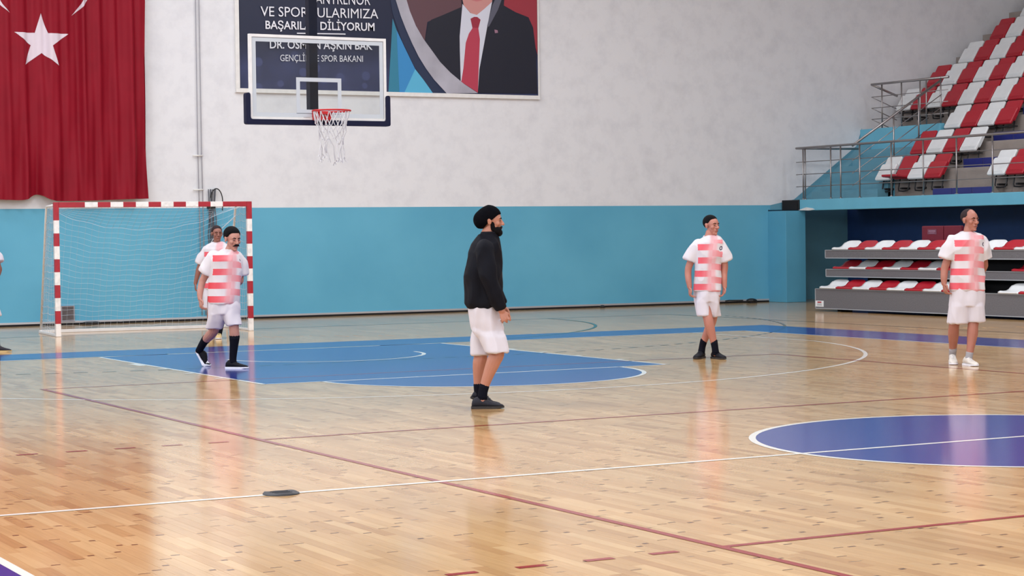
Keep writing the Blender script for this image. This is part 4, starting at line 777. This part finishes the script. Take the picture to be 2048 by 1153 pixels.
# ------------------------------------------------------------ people
def vcol(m):  # returns nodes
    return m.node_tree, m.node_tree.nodes['Principled BSDF']
def skinmat(name, c):
    m = mat(name, srgb(*c), .5, var=.06, vscale=14, bump=.08, bscale=90); b = m.node_tree.nodes['Principled BSDF']
    b.inputs['Subsurface Weight'].default_value = .08; b.inputs['Subsurface Radius'].default_value = (.02, .008, .004); b.inputs['Subsurface Scale'].default_value = .5; return m
def jersey(name, hue):
    """white football shirt with broken pink hoops; 'garm' = (angle round the body, height above hem, sleeve flag)"""
    m = bpy.data.materials.new(name); m.use_nodes = True; nt, b = vcol(m); N = nt.nodes.new; Lk = nt.links.new
    b.inputs['Roughness'].default_value = .75; b.inputs['Sheen Weight'].default_value = .15
    at = N('ShaderNodeAttribute'); at.attribute_name = 'garm'; s = N('ShaderNodeSeparateXYZ'); Lk(at.outputs['Vector'], s.inputs[0])
    def f(op, a, b_=None, c=None):
        n = N('ShaderNodeMath'); n.operation = op
        for i, q in enumerate((a, b_, c)):
            if q is None: continue
            if isinstance(q, (int, float)): n.inputs[i].default_value = q
            else: Lk(q, n.inputs[i])
        return n.outputs[0]
    U, Vv, Sl = s.outputs[0], s.outputs[1], s.outputs[2]
    def stripes(shift): return f('LESS_THAN', f('FRACT', f('DIVIDE', f('ADD', Vv, shift), .155)), .47)
    A = stripes(-.012); slant = f('MULTIPLY', U, .03); B = f('LESS_THAN', f('FRACT', f('DIVIDE', f('ADD', f('ADD', Vv, slant), .055), .155)), .47)
    right = f('GREATER_THAN', U, .05)
    st_ = f('ADD', f('MULTIPLY', A, f('SUBTRACT', 1, right)), f('MULTIPLY', B, right))
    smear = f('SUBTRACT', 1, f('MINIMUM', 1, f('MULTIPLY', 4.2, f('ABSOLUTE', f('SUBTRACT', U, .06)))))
    front = f('LESS_THAN', f('ABSOLUTE', U), 1.05); body = f('MULTIPLY', front, f('LESS_THAN', Sl, .5))
    top = f('LESS_THAN', Vv, .60); 
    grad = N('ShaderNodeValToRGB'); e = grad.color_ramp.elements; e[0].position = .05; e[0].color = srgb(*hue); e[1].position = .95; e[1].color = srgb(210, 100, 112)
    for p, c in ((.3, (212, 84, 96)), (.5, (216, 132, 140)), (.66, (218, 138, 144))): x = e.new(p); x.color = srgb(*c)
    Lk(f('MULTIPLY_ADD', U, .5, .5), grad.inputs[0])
    wh = srgb(206, 200, 205)
    m1 = N('ShaderNodeMix'); m1.data_type = 'RGBA'; m1.inputs[6].default_value = wh; Lk(grad.outputs[0], m1.inputs[7]); Lk(f('MULTIPLY', f('MULTIPLY', st_, body), top), m1.inputs[0])
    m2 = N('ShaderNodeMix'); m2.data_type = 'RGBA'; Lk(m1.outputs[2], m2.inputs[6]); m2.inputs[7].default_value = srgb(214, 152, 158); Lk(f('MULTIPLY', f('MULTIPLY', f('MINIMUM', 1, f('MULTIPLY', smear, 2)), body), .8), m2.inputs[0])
    # round emblem on the left chest
    du = f('MULTIPLY', f('SUBTRACT', U, .46), .26); dv = f('SUBTRACT', Vv, .50); d = f('SQRT', f('ADD', f('MULTIPLY', du, du), f('MULTIPLY', dv, dv)))
    w_ = f('MULTIPLY', f('LESS_THAN', d, .042), f('LESS_THAN', Sl, .5)); k_ = f('MULTIPLY', f('MULTIPLY', f('LESS_THAN', d, .024), f('GREATER_THAN', d, .011)), f('LESS_THAN', Sl, .5))
    m3 = N('ShaderNodeMix'); m3.data_type = 'RGBA'; Lk(m2.outputs[2], m3.inputs[6]); m3.inputs[7].default_value = wh; Lk(w_, m3.inputs[0])
    m4 = N('ShaderNodeMix'); m4.data_type = 'RGBA'; Lk(m3.outputs[2], m4.inputs[6]); m4.inputs[7].default_value = srgb(70, 60, 84); Lk(k_, m4.inputs[0])
    Lk(m4.outputs[2], b.inputs['Base Color']); return m
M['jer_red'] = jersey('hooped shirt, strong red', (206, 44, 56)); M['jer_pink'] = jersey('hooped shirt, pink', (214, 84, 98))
M['shorts'] = mat('white shorts', srgb(204, 198, 206), .8); M['sock'] = mat('black sock', srgb(16, 17, 27), .9, spec=.1); M['gsock'] = mat('grey sock', srgb(150, 146, 150), .85)
M['jacket'] = mat('black jacket', srgb(12, 13, 22), .75, spec=.15, bump=.2, bscale=14); M['beanie'] = mat('black knit', srgb(10, 10, 15), .95, spec=.05, bump=.6, bscale=70)
M['hair'] = mat('black hair', srgb(12, 10, 13), .8, spec=.12, bump=.5, bscale=120); M['buzz'] = mat('cropped grey hair', srgb(52, 42, 44), .85, spec=.12, bump=.4, bscale=150)
M['lip'] = mat('lip', srgb(118, 62, 60), .5); M['eye'] = mat('eyeball', srgb(118, 98, 92), .35); M['iris'] = mat('iris', srgb(26, 18, 16), .25)
M['sole'] = mat('white sole', srgb(226, 224, 232), .5); M['shoe_black'] = mat('black shoe', srgb(14, 14, 22), .7, spec=.2, bump=.2); M['shoe_grey'] = mat('dark grey shoe', srgb(40, 40, 48), .7, spec=.2, bump=.2)
M['shoe_white'] = mat('pale shoe', srgb(206, 198, 190), .6, var=.1, vscale=25); M['dsole'] = mat('dark sole', srgb(40, 36, 36), .7); M['shoe_tan'] = mat('tan shoe', srgb(196, 170, 120), .6)

def displace(me, amp, f1, seed, anis=(1, 1, .55)):
    n = len(me.vertices); me.update(); sv = Vector((seed*3.1, seed*1.7, seed*.9))
    nr = [v.normal.copy() for v in me.vertices]
    for v, q in zip(me.vertices, nr):
        p = Vector((v.co.x*anis[0], v.co.y*anis[1], v.co.z*anis[2]))*f1 + sv
        a = noise.noise(p); b = noise.noise(p*2.3+Vector((5, 1, 2)))
        r = (1-abs(a)*2.2)*.7 + .3*b           # ridged folds
        v.co += q*amp*r*.8
    me.update()
def hand_mb(mb, wr, kn, side, nrm, s=1.0, curl=.5):
    """palm from the wrist towards kn, five fingers; nrm = direction the palm faces, side = across (towards the thumb)"""
    wr = Vector(wr); d = (Vector(kn)-wr).normalized(); nrm = Vector(nrm); nrm = (nrm-d*nrm.dot(d)).normalized(); ac = d.cross(nrm).normalized()
    if ac.dot(Vector(side)) < 0: ac = -ac
    k0 = wr + d*.085*s
    mb.tube([wr, wr+d*.02*s, wr+d*.05*s, k0, k0+d*.012], [(.014*s, .024*s), (.0145*s, .031*s), (.014*s, .040*s), (.0125*s, .042*s), (.009*s, .038*s)], 12, ref=nrm)
    for i, (o, L) in enumerate(((.030, .074), (.0105, .083), (-.0105, .077), (-.030, .060))):
        p = k0 - d*.012 + ac*o*s; dd = d.copy(); c = curl*(1+.12*i); pts = [tuple(p)+(.0098*s,)]
        p = k0 + ac*o*s; pts.append(tuple(p)+(.0094*s,))
        for j, fr in enumerate((.45, .30, .25)):
            dd = (dd*math.cos(c*(.55, .9, .6)[j]) + nrm*math.sin(c*(.55, .9, .6)[j])).normalized(); nrm2 = nrm
            p = p + dd*L*fr*s; pts.append(tuple(p)+((.0088, .0082, .0072)[j]*s,))
            nrm = (nrm-dd*nrm.dot(dd)); nrm = nrm.normalized() if nrm.length > .05 else nrm2
        nrm = Vector(nrm2); nrm = (nrm-d*nrm.dot(d)).normalized() if (nrm-d*nrm.dot(d)).length > .05 else nrm
        mb.limb(pts, 2, 8)
    t0 = wr + d*.025*s + ac*.022*s; pts = [tuple(t0)+(.013*s,)]; p = t0 + (ac*.7+d*.6+nrm*.35).normalized()*.038*s; pts.append(tuple(p)+(.0115*s,))
    p = p + (ac*.2+d*.9+nrm*.4).normalized()*.030*s; pts.append(tuple(p)+(.010*s,)); p = p + (d*.9+nrm*.5-ac*.1).normalized()*.022*s; pts.append(tuple(p)+(.0085*s,))
    mb.limb(pts, 2, 8)
def head_frame(h):
    x, y, z, yaw, pitch, s = h; a = math.radians(yaw); p = math.radians(pitch)
    Fh = Vector((math.sin(a), -math.cos(a), 0)); Xl = Vector((math.cos(a), math.sin(a), 0)); F = Fh*math.cos(p)+Vector((0, 0, 1))*math.sin(p); U = Xl.cross(F)*-1
    U = F.cross(Xl); U = U if U.z > 0 else -U
    R = Matrix((Xl, F, U)).transposed(); c = Vector((x, y, z))
    return c, R, s, (lambda q: tuple(c + R @ (Vector(q)*s)))
def head_mb(mb, h, nose=1.0, jaw=1.0):
    c, R, s, T = head_frame(h)
    def e(q, r, rr=None): mb.ell(T(q), tuple(k*s for k in r), R, nu=20, nv=14)
    e((0, -.022, .042), (.074, .096, .082)); e((0, .028, .02), (.064, .064, .078)); e((0, .030, -.035), (.056*jaw, .055, .072)); e((0, .046, -.086), (.034*jaw, .036, .032))
    e((0, .0, -.05), (.056, .05, .05)); e((0, .074, -.100), (.018, .016, .015))
    for q in (-1, 1):
        e((q*.042, .058, -.022), (.020, .024, .022)); e((q*.076, -.008, -.004), (.008, .019, .031)); e((q*.081, -.014, .01), (.007, .015, .018)); e((q*.028, .081, .022), (.024, .009, .008))
    mb.limb([T((0, .084, .016))+(.0085*s,), T((0, .098*nose, -.008))+(.010*s,), T((0, .108*nose, -.028))+(.013*s,)], 3, 10)
    for q in (-1, 1): e((q*.012, .096, -.031), (.009, .012, .009))
    e((0, .082, -.058), (.026, .014, .012)); e((0, .080, -.072), (.022, .013, .010))
def head_parts(root, h, kind):
    c, R, s, T = head_frame(h)
    for q in (-1, 1):
        MB().ell(T((q*.029, .0755, .001)), tuple(k*s for k in (.0110, .009, .0048)), R, 12, 8).build('eye', M['eye'], root, True)
        MB().ell(T((q*.029+.0015, .0845, .002)), tuple(k*s for k in (.0062, .003, .0050)), R, 10, 6).build('iris', M['iris'], root, True)
        MB().limb([T((q*.013, .0915, .020))+(.0036*s,), T((q*.030, .0905, .0255))+(.0050*s,), T((q*.047, .080, .021))+(.0030*s,)], 3, 8).build('eyebrow', M['hair'], root, True)
    MB().limb([T((-.021, .088, -.064))+(.0035*s,), T((0, .096, -.0635))+(.0055*s,), T((.021, .088, -.064))+(.0035*s,)], 3, 8).build('lips', M['lip'], root, True)
    def cap(name, m, hair_fn, grow, base=.9, extra=None, it=0):
        mb = MB().ell((0, -.022, .042), (.074, .096, .082), None, 40, 30); b2 = []
        for v in mb.v:
            p = Vector(v); d = (p-Vector((0, -.022, .042))); k = hair_fn(p); b2.append(tuple(Vector((0, -.022, .042)) + d*(base+(grow-base)*k)))
        mb.v = [T(v) for v in b2]; o = mb.build(name, m, root, True); return o
    sm = lambda a, b, x: max(0, min(1, (x-a)/(b-a)))
    def short(p):   # hairline
        y = p.y; line = .070 if y > .045 else (.070-(.045-y)*1.5 if y > .015 else (.03-(.015-y)*.7)); line = max(line, -.045); return sm(line-.006, line+.006, p.z)
    if kind == 'A':
        def bean(p): 
            line = .050-max(0, .06-p.y)*.80; return sm(line-.008, line+.008, p.z)
        o = cap('beanie', M['beanie'], bean, 1.20)
        for v in o.data.vertices:   # slouching back of the beanie
            q = R.transposed() @ (v.co - c)/s
            if q.y < -.02: k = min(1, (-.02-q.y)/.08); v.co += R @ Vector((0, -.012*k, -.030*k))*s
        bd = MB()
        for q, r in (((0, .070, -.100), (.042, .034, .034)), ((.034, .048, -.078), (.026, .040, .034)), ((-.034, .048, -.078), (.026, .040, .034)), ((.053, .018, -.045), (.012, .02, .045)), ((-.053, .018, -.045), (.012, .02, .045)), ((0, .093, -.052), (.030, .012, .008)), ((.030, .084, -.066), (.008, .012, .02)), ((-.030, .084, -.066), (.008, .012, .02))):
            bd.ell(T(q), tuple(k*s for k in r), R, 16, 10)
        me = remesh(bd, .005, 3); me.name = 'beard'; link('beard', me, M['hair'], root)
    elif kind == 'E':
        def rec(p): 
            front = p.y > .02 and abs(p.x) < .055; line = .135 if front else (.05-(.03-p.y)*.9 if p.y < .03 else .07); return sm(max(line, -.04)-.006, max(line, -.04)+.006, p.z)
        cap('cropped_hair', M['buzz'], rec, 1.012)
    else:
        cap('hair', M['buzz'] if kind in ('C',) else M['hair'], short, 1.13 if kind == 'B' else 1.05)
    if kind == 'B':
        MB().limb([T((-.036, .084, -.062))+(.004*s,), T((-.018, .099, -.050))+(.0085*s,), T((0, .104, -.0475))+(.008*s,), T((.018, .099, -.050))+(.0085*s,), T((.036, .084, -.062))+(.004*s,)], 4, 10).build('moustache', M['hair'], root, True)
def shoe(root, p, ang, pitch, up, sole, length=.285, lab=None):
    a = math.radians(ang); D = Vector((math.sin(a), -math.cos(a), 0)); S_ = Vector((0, 0, 1)).cross(D); t = math.radians(pitch)
    ball = Vector((p[0], p[1], 0)) + D*.11*math.cos(t)
    def T(f, l, z):   # f from the ankle axis, z up; the foot turns about the ball
        q = f-.11
        if f < .11: x, zz = q*math.cos(t)+z*math.sin(t), -q*math.sin(t)+z*math.cos(t)
        else: k = t*.35; x, zz = q*math.cos(k)+z*math.sin(k)*.5, z+max(0, 0)
        return tuple(ball + D*x + S_*l + Vector((0, 0, zz)))
    prof = [(-.078, .018, .045), (-.07, .032, .075), (-.045, .036, .098), (-.01, .038, .105), (.03, .039, .092), (.06, .042, .075), (.10, .047, .060), (.14, .047, .050), (.175, .040, .042), (.198, .026, .034), (.206, .010, .026)]
    sc = length/.285; mb = MB(); n = 14
    for f, hw, h in prof:
        for j in range(n):
            q = 2*PI*j/n; l = math.cos(q); z = math.sin(q); zz = .016 + (h-.016)*(.5+.5*math.copysign(abs(z)**.8, z)); w_ = hw*math.copysign(abs(l)**.8, l)*(1 if z < .2 else 1-.35*(z-.2))
            mb.v.append(T(f*sc, w_, zz))
    k = len(prof)
    for i in range(k-1):
        for j in range(n): q = i*n+j; mb.f.append((q, q+(j+1) % n-j, q+n+(j+1) % n-j, q+n))
    mb.f.append(tuple(range(n))); mb.f.append(tuple((k-1)*n+j for j in reversed(range(n))))
    o = fixn(mb.build('shoe', up, root, True))
    so = MB(); outl = [(-.083, .02), (-.076, .034), (-.04, .039), (.0, .036), (.05, .038), (.1, .049), (.14, .049), (.178, .042), (.203, .027), (.212, .008)]
    P = [(f, w_) for f, w_ in outl] + [(f, -w_) for f, w_ in reversed(outl)]; n = len(P)
    for z in (0.001, .022): so.v += [T(f*sc, w_, z+(.006 if f > .17 and z < .01 else 0)) for f, w_ in P]
    so.f = [tuple(range(n)), tuple(reversed(range(n, 2*n)))] + [(i, (i+1) % n, n+(i+1) % n, n+i) for i in range(n)]
    fixn(so.build('sole', sole, o))
    la = MB()
    for i in range(4): f = .035+.022*i; h = .093-.55*(f-.03); la.tube([T(f, -.024, h-.012), T(f+.004, 0, h+.003), T(f, .024, h-.012)], .0028, 5)
    la.build('laces', sole if lab == 'laces' else M['shoe_grey'], o)
def person(key, label, facing, skin, top_m, shoe_m, sole_m, sock_m, hair, seed, group=None, jacket=False):
    d = PEOPLE[key]
    root = empty('person', (d['loc'][0], d['loc'][1], 0), -PLANE_YAW, label=label, cat='person')
    sk = skinmat('skin '+key, skin)
    # body: one continuous surface
    mb = MB(); head_mb(mb, d['head'], 1.0, 1.05 if key == 'B' else 1.0); mb.limb(d['neck'], 4)
    T_ = d['top']; S_ = d['shorts']
    mb.rings([(c, z, max(.03, hw-.022 if hw > .08 else hw-.008), max(.03, hd-.022)) for c, z, hw, hd in reversed(T_)], 2)
    mb.rings([(c, z, hw-.04, hd-.045) for c, z, hw, hd in reversed(S_)], 2)
    for sl_, ar, (wr, kn, sd) in zip(d['sleeves'], d['arms'], d['hands']):
        if jacket: mb.limb([[*p[:3], p[3]*.55] for p in sl_]+[ar[-1]], 4)
        else: mb.limb(ar, 4)
        a = math.radians(facing); inward = Vector((-sd*math.cos(a), -sd*math.sin(a), 0)); fwd = Vector((math.sin(a), -math.cos(a), 0))
        if jacket: inward = inward*.6 + fwd*.2
        hand_mb(mb, wr, kn, fwd, inward, .95 if jacket else 1.0, 1.25 if jacket else .8)
    for lg in d['legs']: mb.limb([[*lg[0][:3], lg[0][3]*.72], [*lg[1][:3], lg[1][3]*.84]]+lg[2:], 4)
    me = remesh(mb, .0052, 2, .5); me.name = 'body'; link('body', me, sk, root)
    head_parts(root, d['head'], hair)
    # shirt or jacket
    mb = MB(); mb.rings(list(reversed(T_)), 4, 36)
    for sl_ in d['sleeves']: mb.limb(sl_, 4, 18, flat=True); mb.ell(sl_[0][:3], (sl_[0][3],)*3, nu=14, nv=10)
    me = remesh(mb, .0075, 5, .6); displace(me, .027 if not jacket else .026, 6.5, seed)
    zs = [r[1] for r in T_]; hem = min(zs); nv = len(me.vertices); co = np.empty(nv*3); me.vertices.foreach_get('co', co); co = co.reshape(-1, 3)
    R_t = np.array(sorted(T_, key=lambda r: r[1])); cx = np.interp(co[:, 2], R_t[:, 1], R_t[:, 0]); hw = np.interp(co[:, 2], R_t[:, 1], R_t[:, 2]); hd = np.interp(co[:, 2], R_t[:, 1], R_t[:, 3])
    hwm = np.maximum(hw, R_t[:, 2].max()*.86)
    nx_, ny_ = (co[:, 0]-cx)/hwm, -co[:, 1]/hd; th = np.arctan2(nx_, ny_)-math.radians(facing)*.75; th = (th+PI) % (2*PI)-PI
    rad = np.sqrt(nx_**2+ny_**2)
    # sleeve flag from distance to the arm axes
    fl_ = np.zeros(nv)
    for sl_ in d['sleeves']:
        a0, a1 = np.array(sl_[0][:3]), np.array(sl_[-1][:3]); ax = (a1-a0); L = np.linalg.norm(ax); ax /= L; tt = (co-a0)@ax; dist = np.linalg.norm(co-a0-tt[:, None]*ax, axis=1)
        side = np.sign(a0[0]-np.mean([r[0] for r in T_])); outw = (co[:, 0]-a0[0])*side
        fl_ = np.maximum(fl_, ((outw > .012+.18*np.maximum(0, -tt)) & (dist < .13) & (tt < L+.015)).astype(float))
    g = me.attributes.new('garm', 'FLOAT_VECTOR', 'POINT'); g.data.foreach_set('vector', np.stack([th/(PI/2), co[:, 2]-hem, fl_], 1).ravel())
    me.name = 'jacket' if jacket else 'shirt'; sh = link(me.name, me, top_m, root)
    # collar
    r0 = max(T_, key=lambda r: r[1]); r1 = sorted(T_, key=lambda r: r[1])[-2]
    if jacket:
        cl = MB(); cl.rings([(r0[0]-.002, r0[1]-.03, .078, .08), (r0[0]+.008, r0[1]+.0, .074, .075), (r0[0]+.018, r0[1]+.028, .072, .07)], 3, 24); me = remesh(cl, .007, 2); me.name = 'collar'; link('collar', me, top_m, root)
        MB().tube([(T_[0][0]+T_[0][2]+.02, -.0, T_[0][1]-.01), (T_[3][0]+T_[3][2]+.008, 0, T_[3][1]), (T_[5][0]+T_[5][2]+.008, 0, T_[5][1])], .004, 5).build('zip', M['grey'], root)
    else:
        a = math.radians(facing)
        MB().tube([(r0[0]+(r0[2]+.008)*math.cos(t)+.012*math.sin(a), -(r0[3]+.012)*math.sin(t), r0[1]-.004-.018*math.sin(t)) for t in np.linspace(0, 2*PI, 29)], (.008), 8, caps=False).build('collar', M['shorts'], root, True)
    # shorts
    mb = MB(); mb.rings([(c, z, hw-.008, hd-.010) for c, z, hw, hd in reversed(S_)], 3, 32)
    zb, hb, db = S_[-1][1], S_[-1][2]-.008, S_[-1][3]-.010
    for sg in d['slegs']:
        p0, p1 = sg[0], sg[-1]; Sx = S_[-1][0]
        if jacket: cx0, w0, d0, y0 = Sx, hb-.004, db*.52, math.copysign(db*.46, p0[1])
        else: w0 = hb*.56; cx0 = Sx+math.copysign(hb-w0-.003, p0[0]-Sx); d0, y0 = db*.97, p0[1]*.3
        zt = zb+.08; L0 = (cx0, zb-.005, w0, d0, y0); L1_ = (p1[0], p1[2]-.012, p1[3]+.004, p1[3]*1.12, p1[1])
        mid = tuple(.5*u+.5*v for u, v in zip(L0, L1_)); Lt = (cx0, zt, w0-.01, d0-.02, y0)
        if jacket: mid = (sg[1][0], sg[1][2], sg[1][3]-.006, .094, sg[1][1])
        mb.rings([Lt, L0, mid, L1_], 5, 26, 2.2)
    me = remesh(mb, .0075, 8 if jacket else 5, .5); displace(me, .022, 6.5, seed+5, (1.4, 1.4, .35)); me.name = 'shorts'; link('shorts', me, M['shorts'], root)
    for i, so in enumerate(d['socks']): MB().limb(so, 4, 16).build('sock', sock_m, root, True)
    for i, s_ in enumerate(d['shoes']): shoe(root, s_, s_[3], s_[4], shoe_m, sole_m, .27 if key != 'A' else .275, 'laces' if key in 'AE' else None)
    return root
person('A', 'bearded man in black jacket, beanie and white shorts walking right, mid-court', 90, (176, 118, 96), M['jacket'], M['shoe_grey'], M['dsole'], M['sock'], 'A', 1, jacket=True)
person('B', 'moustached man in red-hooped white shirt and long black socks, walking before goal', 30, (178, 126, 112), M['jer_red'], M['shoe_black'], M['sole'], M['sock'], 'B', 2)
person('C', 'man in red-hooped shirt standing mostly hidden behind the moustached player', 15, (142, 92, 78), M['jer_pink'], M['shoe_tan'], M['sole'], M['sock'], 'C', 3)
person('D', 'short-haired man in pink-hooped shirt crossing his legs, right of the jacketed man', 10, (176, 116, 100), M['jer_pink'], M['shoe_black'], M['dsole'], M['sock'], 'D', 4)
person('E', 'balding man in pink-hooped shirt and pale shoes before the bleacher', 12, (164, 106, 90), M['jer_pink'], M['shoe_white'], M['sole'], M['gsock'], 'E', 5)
person('F', 'person cut off by the left edge, only white sleeve, forearm and dark shoe showing', 80, (128, 84, 72), M['shorts'], M['shoe_grey'], M['shoe_tan'], M['sock'], 'D', 6)
